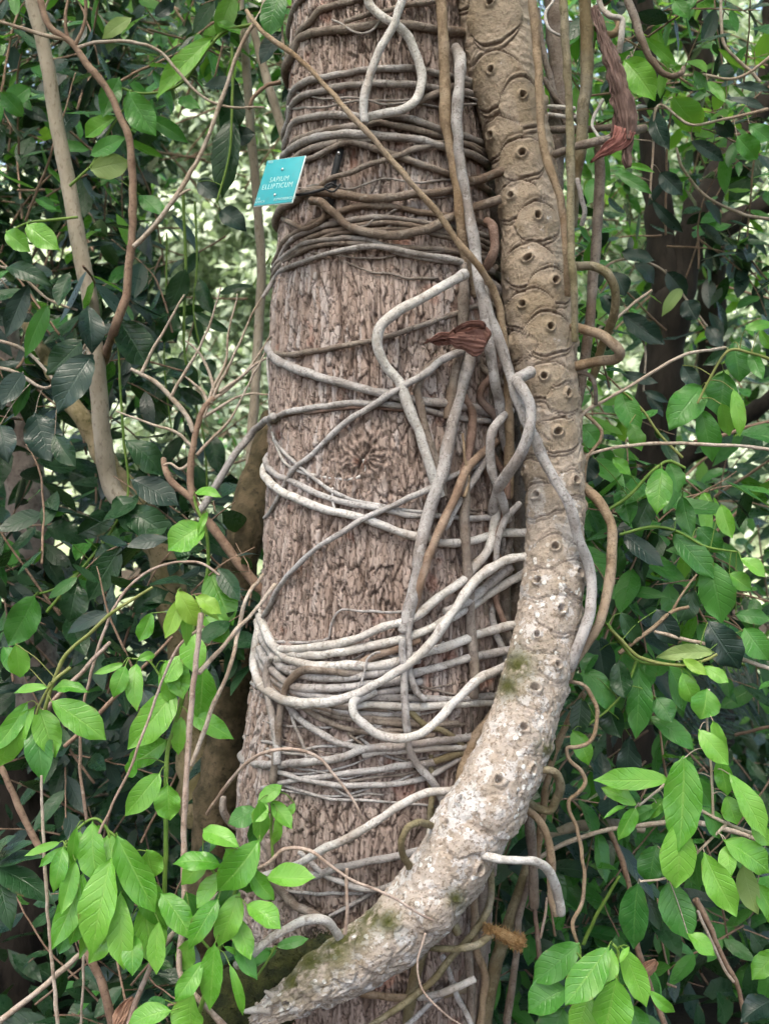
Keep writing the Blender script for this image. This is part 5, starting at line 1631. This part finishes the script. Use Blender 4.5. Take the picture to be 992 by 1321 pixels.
tube('knob', [P(437, 197, surf_depth(437, 197) - .012), P(437, 197, surf_depth(437, 197) - .006)], [.003, .003], 'steel', sg, sides=10, wob=0, rough=0, step=.002)
tube('bracket', [P(432, 238, -.245), P(410, 244, -.27), P(385, 250, -.26), P(364, 248, -.222)], [.003, .003, .003, .003], 'black', sg, sides=8)
tube('tie_wire', [P(438, 240, -.265), P(428, 236, -.268), P(420, 242, -.268), P(430, 247, -.268), P(441, 238, -.266)], [.0022] * 5, 'black', sg, sides=8)

# ------------------------------------------------------------------ bright leafy shoots near the camera
spray('leafy_shoot', 'bright green shoot with drooping leaves entering at the left edge, mid height', 'shoot', -.30,
      [(46, 911, 2, 985, 30), (51, 914, 70, 974, 36), (65, 904, 133, 952, 33), (67, 889, 112, 893, 17), (62, 887, 20, 894, 12), (48, 922, 56, 1006, 36, 'mid'), (36, 905, -8, 968, 24),
       (22, 960, 6, 975, 16, 'mid'), (4, 834, 29, 872, 28, 'mid'), (20, 830, 26, 872, 26)],
      [((2.4, 1.6), [(90, 862), (72, 876), (58, 895), (50, 912), (46, 922)])], 'yellowstem')
spray('leafy_shoot', 'big bunch of hanging bright leaves in the lower left corner', 'shoot', -.42,
      [(120, 1059, 127, 1136, 31), (151, 1079, 198, 1172, 39), (108, 1126, 69, 1220, 33), (144, 1107, 120, 1226, 44), (185, 1160, 199, 1242, 43), (168, 1190, 118, 1241, 28), (171, 1206, 171, 1257, 26),
       (82, 1093, 70, 1149, 22), (99, 1066, 94, 1112, 14), (189, 1097, 196, 1132, 34), (78, 1087, 34, 1104, 11), (205, 1187, 202, 1254, 24), (92, 1180, 77, 1228, 26, 'mid'), (140, 1075, 150, 1120, 24),
       (104, 1072, 90, 1118, 16), (88, 1092, 52, 1118, 12), (150, 1110, 164, 1190, 30, 'mid'), (176, 1120, 214, 1196, 30), (118, 1150, 92, 1216, 28), (156, 1150, 160, 1246, 34), (136, 1140, 104, 1232, 26), (98, 1110, 80, 1176, 22), (132, 1064, 108, 1092, 12)],
      [((2.2, 1.6), [(146, 1098), (138, 1070), (126, 1057), (116, 1058), (104, 1066), (92, 1080), (84, 1092)]), ((1.8, 1.4), [(138, 1070), (150, 1080), (162, 1100), (178, 1140), (186, 1162)])])
spray('twining_shoot', 'twining green shoot with wavy leaves climbing beside the dead stick', 'shoot', -.36,
      [(226, 890, 168, 963, 42), (216, 955, 165, 988, 30), (213, 852, 219, 905, 25), (176, 856, 177, 915, 23), (162, 859, 147, 898, 20), (160, 856, 123, 869, 10), (250, 815, 250, 866, 34), (261, 856, 257, 925, 37),
       (240, 917, 298, 952, 27), (234, 925, 230, 972, 20), (207, 997, 164, 1050, 30), (216, 1011, 219, 1056, 31), (200, 845, 178, 852, 12), (232, 845, 214, 880, 26), (176, 980, 166, 1002, 18), (196, 790, 180, 826, 20), (228, 855, 236, 900, 28)],
      [((3.2, 2.6), [(206, 1190), (212, 1150), (214, 1066), (215, 980), (219, 959), (232, 915), (239, 880), (246, 830), (252, 790)]), ((1.8, 1.2), [(220, 905), (205, 870), (190, 852), (170, 850)])])
spray('leafy_shoot', 'yellow green young leaves at the tip of the dead stick', 'shoot', -.48,
      [(231, 772, 214, 821, 22, 'yellow'), (229, 761, 253, 806, 23, 'yellow'), (252, 770, 284, 792, 20, 'yellow'), (258, 786, 282, 800, 9, 'yellow'), (238, 776, 240, 830, 16, 'young')],
      [((1.6, 1.2), [(258, 805), (256, 788), (248, 774), (236, 766)])], 'greenstem')
spray('climbing_shoot', 'green climbing shoot with broad single leaves on the bare shrub', 'shoot', -.02,
      [(264, 678, 219, 709, 38), (270, 737, 299, 803, 37), (264, 795, 294, 829, 28), (252, 636, 284, 641, 13), (268, 660, 256, 690, 9), (283, 820, 314, 850, 22, 'mid')],
      [((2.6, 2.2), [(262, 800), (264, 770), (268, 730), (267, 695), (262, 672), (254, 655), (250, 640)])])
spray('leafy_shoot', 'bright leaves fanning out between the dead stick and the white root', 'shoot', -.54,
      [(336, 1082, 284, 1146, 42), (262, 1071, 306, 1092, 27), (286, 1116, 226, 1115, 26), (290, 1124, 256, 1170, 23), (310, 1151, 284, 1217, 31), (208, 1153, 246, 1210, 34), (318, 1168, 360, 1198, 28), (277, 1217, 271, 1299, 31),
       (296, 1244, 312, 1307, 13), (248, 1279, 248, 1330, 38), (222, 1304, 168, 1324, 28), (343, 1132, 404, 1133, 27), (290, 1095, 306, 1120, 26), (244, 1212, 236, 1250, 26), (306, 1130, 276, 1190, 24, 'mid'), (240, 1150, 262, 1190, 24, 'mid'), (300, 1180, 322, 1236, 26), (282, 1160, 246, 1222, 28), (262, 1240, 228, 1290, 26), (320, 1120, 352, 1160, 24), (270, 1100, 236, 1140, 26), (300, 1210, 330, 1262, 22, 'mid'),
       (232, 1228, 250, 1275, 22, 'mid'), (214, 1290, 190, 1306, 20, 'mid'), (288, 1222, 304, 1232, 7), (324, 1100, 318, 1150, 30, 'mid')],
      [((3, 2), [(246, 1345), (262, 1290), (280, 1235), (290, 1190), (304, 1150), (318, 1115), (334, 1084)]), ((2, 1.4), [(304, 1150), (280, 1130), (262, 1110)]), ((2, 1.4), [(280, 1235), (262, 1215), (246, 1190)])])
spray('leafy_shoot', 'crumpled bright young leaves against the trunk near the lower left roots', 'shoot', -.40,
      [(364, 1013, 334, 1034, 20), (334, 1032, 336, 1084, 23), (350, 1033, 375, 1068, 21), (380, 1036, 374, 1052, 11), (358, 1046, 353, 1088, 12), (330, 1044, 296, 1062, 25, 'mid'), (345, 1035, 326, 1060, 18), (340, 1040, 322, 1086, 20, 'mid')],
      [((2, 1.4), [(352, 1110), (350, 1080), (350, 1050), (352, 1030), (362, 1014)])])
spray('leafy_shoot', 'few small toothed leaves lying on the mossy log', 'shoot', -.46,
      [(356, 1222, 396, 1212, 15, 'mid'), (358, 1226, 330, 1246, 16, 'mid'), (350, 1228, 318, 1240, 14, 'mid')], [((1.6, 1.2), [(330, 1262), (345, 1240), (356, 1222)])])

spray('leafy_branch', 'branch of large bright hanging leaves at the right edge above the bottom corner', 'branch', -.22,
      [(882, 975, 876, 1093, 48), (872, 1058, 871, 1141, 46), (864, 1006, 771, 1007, 27), (823, 1040, 778, 1018, 19), (820, 1042, 798, 1083, 20), (808, 1040, 779, 1057, 7), (858, 1031, 840, 1056, 16), (940, 997, 985, 1077, 29),
       (937, 1026, 950, 1062, 26), (928, 978, 938, 1025, 23), (932, 1084, 990, 1124, 36), (940, 1090, 944, 1128, 22), (908, 1100, 948, 1178, 35), (823, 1138, 818, 1220, 37, 'mid'), (860, 1138, 890, 1211, 42, 'mid'), (886, 1204, 919, 1232, 21),
       (958, 1113, 976, 1176, 27, 'paleleaf'), (901, 941, 938, 985, 27), (920, 930, 938, 980, 17), (912, 888, 904, 926, 32), (890, 1000, 918, 1040, 26, 'mid'), (905, 1040, 926, 1080, 24, 'mid'), (848, 1090, 838, 1140, 30, 'mid'), (895, 1090, 902, 1142, 30, 'mid'),
       (968, 1060, 992, 1090, 22), (850, 1040, 812, 1062, 18, 'mid'), (976, 1140, 1004, 1190, 28)],
      [((2.6, 1.8), [(1010, 1085), (970, 1075), (920, 1055), (880, 1030), (862, 1010), (848, 1020), (824, 1040)]), ((2, 1.4), [(920, 1055), (918, 1010), (915, 960), (912, 920), (915, 890)]), ((2.2, 1.6), [(940, 1060), (900, 1100), (862, 1132), (826, 1138)])], 'twig')
spray('leafy_shoot', 'cluster of broad bright leaves at the bottom right beside the winding root', 'shoot', -.36,
      [(786, 1221, 732, 1293, 44), (748, 1217, 690, 1266, 40, 'mid'), (795, 1262, 780, 1330, 50), (803, 1224, 832, 1296, 29), (789, 1224, 781, 1268, 22), (731, 1276, 684, 1306, 42, 'mid'), (837, 1278, 869, 1305, 15), (727, 1300, 712, 1350, 42, 'mid'),
       (812, 1296, 834, 1345, 30, 'mid'), (760, 1280, 744, 1340, 38), (812, 1222, 800, 1242, 8), (772, 1240, 760, 1290, 30, 'mid')],
      [((2.8, 2), [(800, 1350), (797, 1290), (795, 1250), (797, 1226), (790, 1218)]), ((2, 1.4), [(797, 1290), (770, 1260), (744, 1230)])])
spray('leafy_shoot', 'single pair of glossy leaves cut by the right edge near the bottom', 'shoot', -.1,
      [(1006, 1228, 972, 1263, 26), (1000, 1290, 958, 1318, 34, 'blue'), (1000, 1240, 985, 1290, 24, 'mid')], [((2, 1.6), [(1020, 1300), (1006, 1250), (1000, 1226)])])
spray('leafy_branch', 'branch of dark green pointed leaves right of the stem at mid height', 'branch', -.04,
      [(801, 505, 823, 560, 29, 'mid'), (906, 498, 865, 551, 37, 'mid'), (946, 440, 954, 490, 35, 'mid'), (934, 479, 928, 535, 37, 'mid'), (903, 526, 918, 592, 29, 'mid'), (946, 501, 954, 560, 19), (968, 452, 984, 488, 15, 'mid'), (930, 520, 940, 560, 22, 'back'),
       (960, 425, 996, 418, 14), (980, 424, 996, 450, 12), (812, 545, 826, 580, 20, 'back'), (880, 470, 902, 500, 22, 'blue'), (936, 452, 908, 470, 16, 'dark')],
      [((2.2, 1.6), [(1010, 470), (970, 455), (940, 452), (915, 490), (900, 520)]), ((2, 1.4), [(880, 590), (850, 560), (830, 530), (803, 505)])], 'yellowstem')
spray('leafy_branch', 'branch with long hanging green leaves below the level pale twig at right', 'branch', -.06,
      [(854, 602, 848, 660, 31, 'young'), (862, 597, 874, 634, 22, 'mid'), (750, 548, 772, 576, 30, 'mid'), (765, 588, 752, 622, 34, 'blue'), (868, 686, 918, 744, 32, 'mid'), (912, 721, 930, 799, 40, 'mid'), (803, 686, 853, 728, 26, 'blue'), (948, 793, 992, 799, 20, 'mid'),
       (872, 672, 850, 690, 18, 'dark'), (880, 640, 892, 690, 24, 'mid'), (830, 620, 806, 650, 24, 'mid'), (800, 630, 812, 676, 28, 'mid'), (900, 680, 930, 712, 26, 'mid'), (930, 650, 944, 692, 20, 'young'), (790, 590, 812, 612, 18, 'young'), (840, 640, 820, 684, 26, 'dark'),
       (896, 760, 876, 800, 28, 'dark'), (940, 740, 968, 760, 20, 'young'), (955, 720, 985, 744, 18, 'young')],
      [((2.4, 1.6), [(780, 660), (810, 640), (845, 605), (862, 595), (884, 604)]), ((2.2, 1.4), [(800, 690), (840, 680), (870, 684), (910, 705), (950, 712)])], 'greenstem')
spray('leafy_branch', 'dark glossy leaves and one pale wavy leaf right of the stem at lower centre', 'branch', -.12,
      [(772, 820, 781, 879, 36, 'blue'), (824, 858, 820, 948, 33, 'mid'), (922, 842, 850, 848, 20, 'paleleaf'), (912, 800, 952, 860, 42, 'blue'), (786, 912, 800, 950, 33, 'dark'), (750, 861, 789, 918, 30, 'mid'), (880, 868, 896, 906, 26), (738, 942, 758, 985, 25, 'young'),
       (836, 924, 892, 966, 25, 'mid'), (813, 948, 812, 1010, 30, 'blue'), (770, 842, 752, 870, 18, 'mid'), (862, 858, 880, 916, 32, 'mid'), (846, 900, 866, 930, 26, 'mid'), (906, 860, 938, 880, 18), (846, 786, 872, 830, 30, 'blue'), (800, 790, 822, 830, 24, 'dark'), (760, 790, 770, 826, 22, 'mid'),
       (960, 810, 990, 850, 30, 'mid'), (775, 880, 760, 930, 28, 'mid'), (750, 900, 744, 950, 26, 'dark'), (798, 850, 806, 900, 28, 'dark'), (880, 850, 910, 870, 14, 'yellow'), (700, 940, 712, 980, 18, 'dark')],
      [((2.2, 1.6), [(784, 806), (800, 828), (822, 852), (860, 858), (900, 852)]), ((2, 1.6), [(822, 852), (806, 890), (788, 912), (752, 940)])], 'greenstem')

# ------------------------------------------------------------------ large lobed leaf, palm fronds
pl = thing('lobed_leaf_plant', 'big dark glossy lobed leaf at the left edge over the dark trunk', 'plant', P(-10, 1180, -.05))
for (bx, by, tx, ty, wpx) in ((-6, 1112, 46, 1086, 16), (-4, 1116, 60, 1106, 20), (-4, 1120, 72, 1168, 30), (-6, 1122, 14, 1202, 24), (-10, 1110, 20, 1078, 16), (-12, 1118, -20, 1190, 24)):
    b, t = P(bx, by, -.05), P(tx, ty, -.09)
    v, q, a = leaf_geo(b, t - b, [0.1, -.6, .8], np.linalg.norm(t - b), wpx * 2.3 / F * 1.3, .08, .12, .04, 14, 9, np.array([.7]), .8, bx + ty)
    build('lobe', v, q, (), a, M['dark'], pl)
tube('stalk', [P(-8, 1116, -.05), P(-30, 1200, 0), P(-40, 1330, .1)], [.004, .005, .006], 'greenstem', pl, sides=8)


def frond(label, px, py, d, tx, ty, n, ln, mat):
    o = thing('palm_frond', label, 'palm frond', P(px, py, d))
    a, b = P(px, py, d), P(tx, ty, d - .3)
    path = catmull([a, (a + b) / 2 + np.array([0, 0, .12]), b], .02)
    tube('rachis', path[::6], .006, 'greenstem', o, sides=6, wob=0)
    rng = random.Random(px)
    lst = {}
    T = np.gradient(path, axis=0)
    T /= np.linalg.norm(T, axis=1)[:, None]
    for i in range(n):
        k = int(i / n * (len(path) - 2)) + 1
        for sg in (-1, 1):
            sd = np.cross(T[k], [0, 0, 1.0]) * sg
            ax = T[k] * .7 + sd * .8 + np.array([0, 0, -.75])
            lst.setdefault(mat, []).append((path[k], ax, np.array([rng.gauss(0, .2), -.4, .8]), ln * rng.uniform(.85, 1.1), ln * .055, -.08, .25, .01))
    flush_leaves(lst, o, 7, 3, px, 'leaflets')


frond('grey green palm frond low at the right edge', 840, 930, 1.8, 1010, 868, 38, .30, 'blue')
frond('second palm frond, lower and deeper in the shade at right', 820, 1010, 2.2, 900, 900, 26, .28, 'dark')

spray('leafy_branch', 'large bluish leaves hanging over the pale sapling at mid left', 'branch', .22,
      [(113, 394, 118, 453, 34, 'blue'), (120, 457, 77, 529, 46, 'blue'), (106, 438, 63, 481, 29, 'dark'), (45, 531, 65, 592, 48, 'blue'), (0, 546, 10, 594, 32, 'blue'), (62, 392, 34, 457, 23, 'mid'), (38, 365, 10, 431, 27, 'blue'),
       (7, 344, 65, 368, 23, 'dark'), (30, 480, 4, 520, 28, 'blue'), (90, 350, 76, 392, 22, 'dark'), (70, 560, 96, 600, 28, 'dark')],
      [((2.6, 1.6), [(-20, 470), (20, 480), (60, 500), (90, 470), (112, 440), (116, 400)]), ((2.4, 1.6), [(-15, 436), (30, 450), (70, 492), (76, 505)]), ((2.2, 1.6), [(-20, 340), (20, 350), (62, 385), (100, 400)])], 'twig', 'dark')
spray('leafy_branch', 'dark leathery leaves lying over the leaning mossy trunk', 'branch', .28,
      [(161, 567, 207, 612, 31, 'dark'), (168, 618, 227, 650, 35, 'blue'), (154, 413, 189, 471, 43, 'dark'), (60, 680, 110, 700, 30, 'dark'), (100, 690, 150, 662, 26, 'dark'), (130, 700, 156, 742, 32, 'dark'), (150, 640, 178, 690, 34, 'dark'), (45, 768, 12, 830, 38, 'mid'), (100, 752, 90, 800, 34, 'dark'), (145, 795, 158, 842, 30, 'blue'), (172, 790, 216, 765, 30, 'dark'), (160, 655, 230, 700, 34, 'dark')],
      [((2.2, 1.6), [(60, 790), (100, 740), (140, 690), (165, 640), (160, 570), (155, 500), (152, 420)]), ((2, 1.4), [(100, 740), (70, 760), (45, 768)])], 'greenstem', 'dark')
spray('leafy_branch', 'sparse dark leaves silhouetted against the pale clearing', 'branch', .75,
      [(240, 347, 219, 396, 24, 'dark'), (257, 358, 275, 403, 21, 'dark'), (250, 402, 296, 427, 13, 'dark'), (326, 368, 285, 378, 10, 'dark'), (264, 464, 274, 486, 20, 'dark'), (213, 464, 255, 496, 28, 'dark'), (225, 400, 212, 440, 28, 'dark'), (262, 494, 280, 512, 14, 'dark'), (205, 380, 226, 420, 26, 'dark'), (232, 500, 262, 520, 18, 'dark'), (270, 560, 282, 610, 26, 'dark'), (255, 600, 250, 640, 26, 'dark')],
      [((2.2, 1.4), [(236, 250), (240, 345), (238, 400), (240, 470), (262, 560), (268, 640)]), ((1.6, 1.2), [(252, 260), (254, 350), (250, 402), (262, 464)]), ((1.4, 1.0), [(215, 300), (214, 400), (212, 470), (222, 560)]), ((1.4, 1.0), [(350, 330), (340, 345), (326, 368)])], 'greenstem', 'dark', petiole=False)
spray('leafy_branch', 'light and mid green leaves of the top left bough nearest the reddish branch', 'branch', .30,
      [(117, 219, 166, 209, 31, 'paleleaf'), (274, 48, 206, 122, 26, 'young'), (281, 27, 309, 44, 17, 'young'), (154, 99, 134, 148, 27, 'mid'), (165, 117, 199, 172, 31, 'mid'), (34, 288, 75, 320, 27, 'young'), (7, 298, 38, 323, 23, 'young'), (188, 150, 240, 182, 20, 'mid'), (150, 150, 112, 176, 20, 'young'), (116, 200, 160, 178, 22, 'mid'),
       (298, 95, 290, 180, 30, 'dark'), (300, 150, 288, 250, 34, 'dark'), (255, 233, 282, 254, 25, 'blue'), (295, 178, 328, 172, 22, 'blue'), (284, 271, 316, 296, 27, 'blue'), (262, 110, 304, 108, 18, 'blue'), (170, 22, 134, 48, 18, 'paleleaf'), (40, 112, 8, 136, 24, 'mid'), (30, 150, 2, 120, 22, 'mid'), (230, 128, 258, 140, 16, 'mid'), (110, 30, 96, 56, 16, 'blue'), (200, 20, 224, 4, 18, 'blue'), (180, 250, 208, 275, 24, 'mid')],
      [((2.4, 1.6), [(330, 30), (290, 40), (270, 60), (230, 110), (180, 120), (150, 110)]), ((2.2, 1.4), [(300, 60), (300, 120), (296, 200), (280, 260)]), ((2, 1.4), [(100, 280), (60, 284), (34, 288), (10, 300)]), ((2, 1.4), [(90, 240), (105, 225), (118, 212), (140, 170), (160, 140)])], 'greenstem', 'mid')
spray('leafy_shoot', 'few leaves hanging just left of the top of the big trunk', 'shoot', .02,
      [(364, -8, 348, 46, 30, 'mid'), (364, 40, 338, 80, 19, 'blue'), (382, 97, 364, 131, 15, 'blue'), (352, 10, 330, 30, 16, 'dark')], [((1.8, 1.2), [(372, -30), (366, 0), (364, 40), (372, 80), (382, 98)])], 'twig', 'mid')
spray('leafy_branch', 'bright and bluish leaves of the top right bough beside the hooked root', 'branch', .30,
      [(805, 77, 843, 127, 37, 'young'), (868, 123, 901, 168, 35, 'back'), (830, 47, 871, 82, 15, 'young'), (812, 66, 840, 91, 23, 'mid'), (851, 222, 879, 250, 25, 'blue'), (840, 257, 879, 297, 15, 'blue'), (890, 181, 931, 206, 19, 'blue'), (950, 175, 975, 204, 27, 'mid'), (895, 90, 909, 118, 15, 'mid'), (912, 104, 934, 130, 13, 'young'), (868, 110, 903, 115, 11, 'blue'),
       (843, 142, 862, 190, 23, 'blue'), (790, -4, 799, 20, 19, 'blue'), (947, 110, 992, 116, 12, 'blue'), (936, 126, 986, 140, 10, 'blue'), (795, 215, 842, 222, 8, 'young'), (790, 222, 838, 248, 14, 'mid'), (870, 0, 888, 22, 22, 'mid'), (900, -10, 890, 10, 14, 'mid'), (966, 160, 992, 180, 22, 'mid'), (925, 150, 945, 175, 20, 'blue'), (760, 180, 786, 230, 26, 'mid'), (778, 225, 760, 262, 24, 'mid')],
      [((2.2, 1.4), [(1010, 60), (950, 100), (905, 96), (860, 95), (815, 72)]), ((2.2, 1.4), [(990, 140), (940, 152), (890, 160), (850, 135), (842, 200), (838, 255)])], 'twig', 'mid')
spray('leafy_branch', 'cluster of bluish leaves against the black fork of the tree', 'branch', .62,
      [(802, 325, 843, 335, 19, 'blue'), (819, 339, 842, 365, 17, 'blue'), (860, 350, 884, 381, 24, 'blue'), (802, 405, 855, 442, 25, 'blue'), (884, 386, 898, 411, 27, 'blue'), (912, 421, 931, 450, 17, 'blue'), (830, 504, 860, 518, 11, 'blue'), (834, 508, 854, 536, 15, 'blue'), (880, 372, 855, 406, 16, 'paleleaf'), (800, 480, 846, 493, 14, 'blue'), (790, 350, 806, 380, 24, 'blue'), (776, 380, 792, 412, 22, 'blue')],
      [((2, 1.4), [(760, 360), (800, 335), (850, 345), (885, 385), (915, 425)]), ((2, 1.4), [(765, 430), (800, 405), (830, 440), (830, 505)])], 'twig', 'blue')

# ------------------------------------------------------------------ shrubs and leafy boughs
CLEAR = [(226, 110, 352, 640), (200, 210, 240, 330)]
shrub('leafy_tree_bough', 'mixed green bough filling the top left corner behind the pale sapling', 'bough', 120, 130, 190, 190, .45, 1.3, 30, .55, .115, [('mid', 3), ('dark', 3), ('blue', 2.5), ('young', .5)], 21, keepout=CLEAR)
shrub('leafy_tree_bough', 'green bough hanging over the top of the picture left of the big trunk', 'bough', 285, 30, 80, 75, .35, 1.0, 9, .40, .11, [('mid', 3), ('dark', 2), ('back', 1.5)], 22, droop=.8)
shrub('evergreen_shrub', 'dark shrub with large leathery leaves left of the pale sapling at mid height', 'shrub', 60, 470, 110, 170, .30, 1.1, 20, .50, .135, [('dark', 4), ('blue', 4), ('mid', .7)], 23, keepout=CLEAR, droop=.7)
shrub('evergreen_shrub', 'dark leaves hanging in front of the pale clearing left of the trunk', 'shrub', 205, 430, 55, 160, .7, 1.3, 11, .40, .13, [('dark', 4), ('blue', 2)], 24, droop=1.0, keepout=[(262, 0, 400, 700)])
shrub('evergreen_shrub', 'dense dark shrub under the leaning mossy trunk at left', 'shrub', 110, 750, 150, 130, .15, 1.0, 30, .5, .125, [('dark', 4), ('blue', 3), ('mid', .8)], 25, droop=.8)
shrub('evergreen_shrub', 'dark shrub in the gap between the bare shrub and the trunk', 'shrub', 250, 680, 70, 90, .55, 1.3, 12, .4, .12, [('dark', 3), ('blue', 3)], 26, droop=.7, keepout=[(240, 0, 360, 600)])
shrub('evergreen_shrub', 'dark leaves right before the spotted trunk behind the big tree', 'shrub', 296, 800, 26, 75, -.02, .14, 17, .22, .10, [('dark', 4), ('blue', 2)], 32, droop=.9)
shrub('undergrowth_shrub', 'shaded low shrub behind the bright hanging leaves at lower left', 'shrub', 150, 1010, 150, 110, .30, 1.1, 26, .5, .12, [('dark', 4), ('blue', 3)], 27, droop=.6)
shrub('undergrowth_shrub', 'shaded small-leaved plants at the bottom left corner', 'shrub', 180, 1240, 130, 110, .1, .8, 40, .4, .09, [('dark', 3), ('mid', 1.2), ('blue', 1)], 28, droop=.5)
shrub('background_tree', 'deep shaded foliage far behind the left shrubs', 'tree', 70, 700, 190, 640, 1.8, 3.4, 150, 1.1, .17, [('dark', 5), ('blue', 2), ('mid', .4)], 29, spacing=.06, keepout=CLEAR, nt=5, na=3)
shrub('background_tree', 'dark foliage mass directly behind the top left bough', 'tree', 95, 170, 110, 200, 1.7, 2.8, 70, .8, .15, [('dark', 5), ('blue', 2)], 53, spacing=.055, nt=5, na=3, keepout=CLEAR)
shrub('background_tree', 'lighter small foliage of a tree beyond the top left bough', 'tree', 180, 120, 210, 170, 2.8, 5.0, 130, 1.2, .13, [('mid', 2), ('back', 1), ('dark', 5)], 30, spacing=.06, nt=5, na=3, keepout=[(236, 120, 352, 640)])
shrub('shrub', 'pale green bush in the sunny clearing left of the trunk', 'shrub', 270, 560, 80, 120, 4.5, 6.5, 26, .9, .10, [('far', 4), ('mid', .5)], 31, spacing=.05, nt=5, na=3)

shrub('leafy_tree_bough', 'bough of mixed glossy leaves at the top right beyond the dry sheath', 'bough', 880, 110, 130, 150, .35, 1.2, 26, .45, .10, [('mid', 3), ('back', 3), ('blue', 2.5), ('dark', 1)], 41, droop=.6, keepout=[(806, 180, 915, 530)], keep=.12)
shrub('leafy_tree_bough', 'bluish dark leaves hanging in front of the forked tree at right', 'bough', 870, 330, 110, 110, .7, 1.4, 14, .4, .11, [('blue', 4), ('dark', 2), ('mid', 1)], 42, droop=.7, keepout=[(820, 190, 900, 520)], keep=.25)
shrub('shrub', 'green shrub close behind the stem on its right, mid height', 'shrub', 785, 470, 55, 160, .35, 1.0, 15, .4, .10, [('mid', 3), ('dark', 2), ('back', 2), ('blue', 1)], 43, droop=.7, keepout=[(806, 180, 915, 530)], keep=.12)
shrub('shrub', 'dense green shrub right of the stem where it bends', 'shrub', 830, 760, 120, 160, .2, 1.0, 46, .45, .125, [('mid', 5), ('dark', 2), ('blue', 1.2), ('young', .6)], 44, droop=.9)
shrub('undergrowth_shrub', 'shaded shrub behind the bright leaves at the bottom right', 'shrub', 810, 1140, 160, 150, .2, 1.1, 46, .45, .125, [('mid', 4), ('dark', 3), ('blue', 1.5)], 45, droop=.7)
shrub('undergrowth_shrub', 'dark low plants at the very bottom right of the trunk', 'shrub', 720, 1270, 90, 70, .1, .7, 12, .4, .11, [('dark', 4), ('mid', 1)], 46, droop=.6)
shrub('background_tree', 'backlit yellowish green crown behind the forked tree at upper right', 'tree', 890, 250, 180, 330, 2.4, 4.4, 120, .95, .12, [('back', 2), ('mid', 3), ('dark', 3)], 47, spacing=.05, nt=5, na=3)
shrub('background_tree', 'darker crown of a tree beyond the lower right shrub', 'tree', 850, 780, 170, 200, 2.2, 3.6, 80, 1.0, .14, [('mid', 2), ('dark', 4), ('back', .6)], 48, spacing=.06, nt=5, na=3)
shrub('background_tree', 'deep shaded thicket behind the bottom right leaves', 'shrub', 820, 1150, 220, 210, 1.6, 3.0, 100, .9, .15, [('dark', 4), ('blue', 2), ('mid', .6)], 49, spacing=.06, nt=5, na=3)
shrub('background_tree', 'unseen dark tree added past the left side to cut side light', 'tree', -330, 560, 240, 700, .2, 3.2, 110, 1.0, .18, [('dark', 4), ('blue', 1)], 51, spacing=.07, nt=4, na=3)  # out-of-view foliage added to darken the light from the left
shrub('background_tree', 'unseen dark tree added past the right side to cut side light', 'tree', 1300, 560, 220, 700, .2, 3.2, 110, 1.0, .18, [('dark', 4), ('mid', 1)], 52, spacing=.07, nt=4, na=3)  # its unseen counterpart, added to block horizon light on the right
rgc = np.random.default_rng(31)
ng_ = 9000
gx, gy = rgc.uniform(-3.5, 3.5, ng_), rgc.uniform(.5, 6.0, ng_)
gb = np.stack([gx, gy, ground_z(gx, gy) + rgc.uniform(0.0, .28, ng_)], -1)
gv, gq, ga = leaf_geo(gb, rgc.normal(size=(ng_, 3)) + np.array([0, -.3, .3]), rgc.normal(size=(ng_, 3)) * .5 + np.array([0, -.4, .9]), rgc.uniform(.08, .19, ng_), rgc.uniform(.035, .08, ng_), .06, .2, .04, 5, 3, None, .95, 17)
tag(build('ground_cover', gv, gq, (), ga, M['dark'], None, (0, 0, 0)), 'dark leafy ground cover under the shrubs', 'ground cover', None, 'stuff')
shrub('background_tree', 'leafy tree far behind the top of the big trunk', 'tree', 560, 60, 260, 160, 3.0, 5.0, 60, 1.2, .14, [('mid', 3), ('dark', 3), ('back', 2)], 50, spacing=.06, nt=5, na=3)
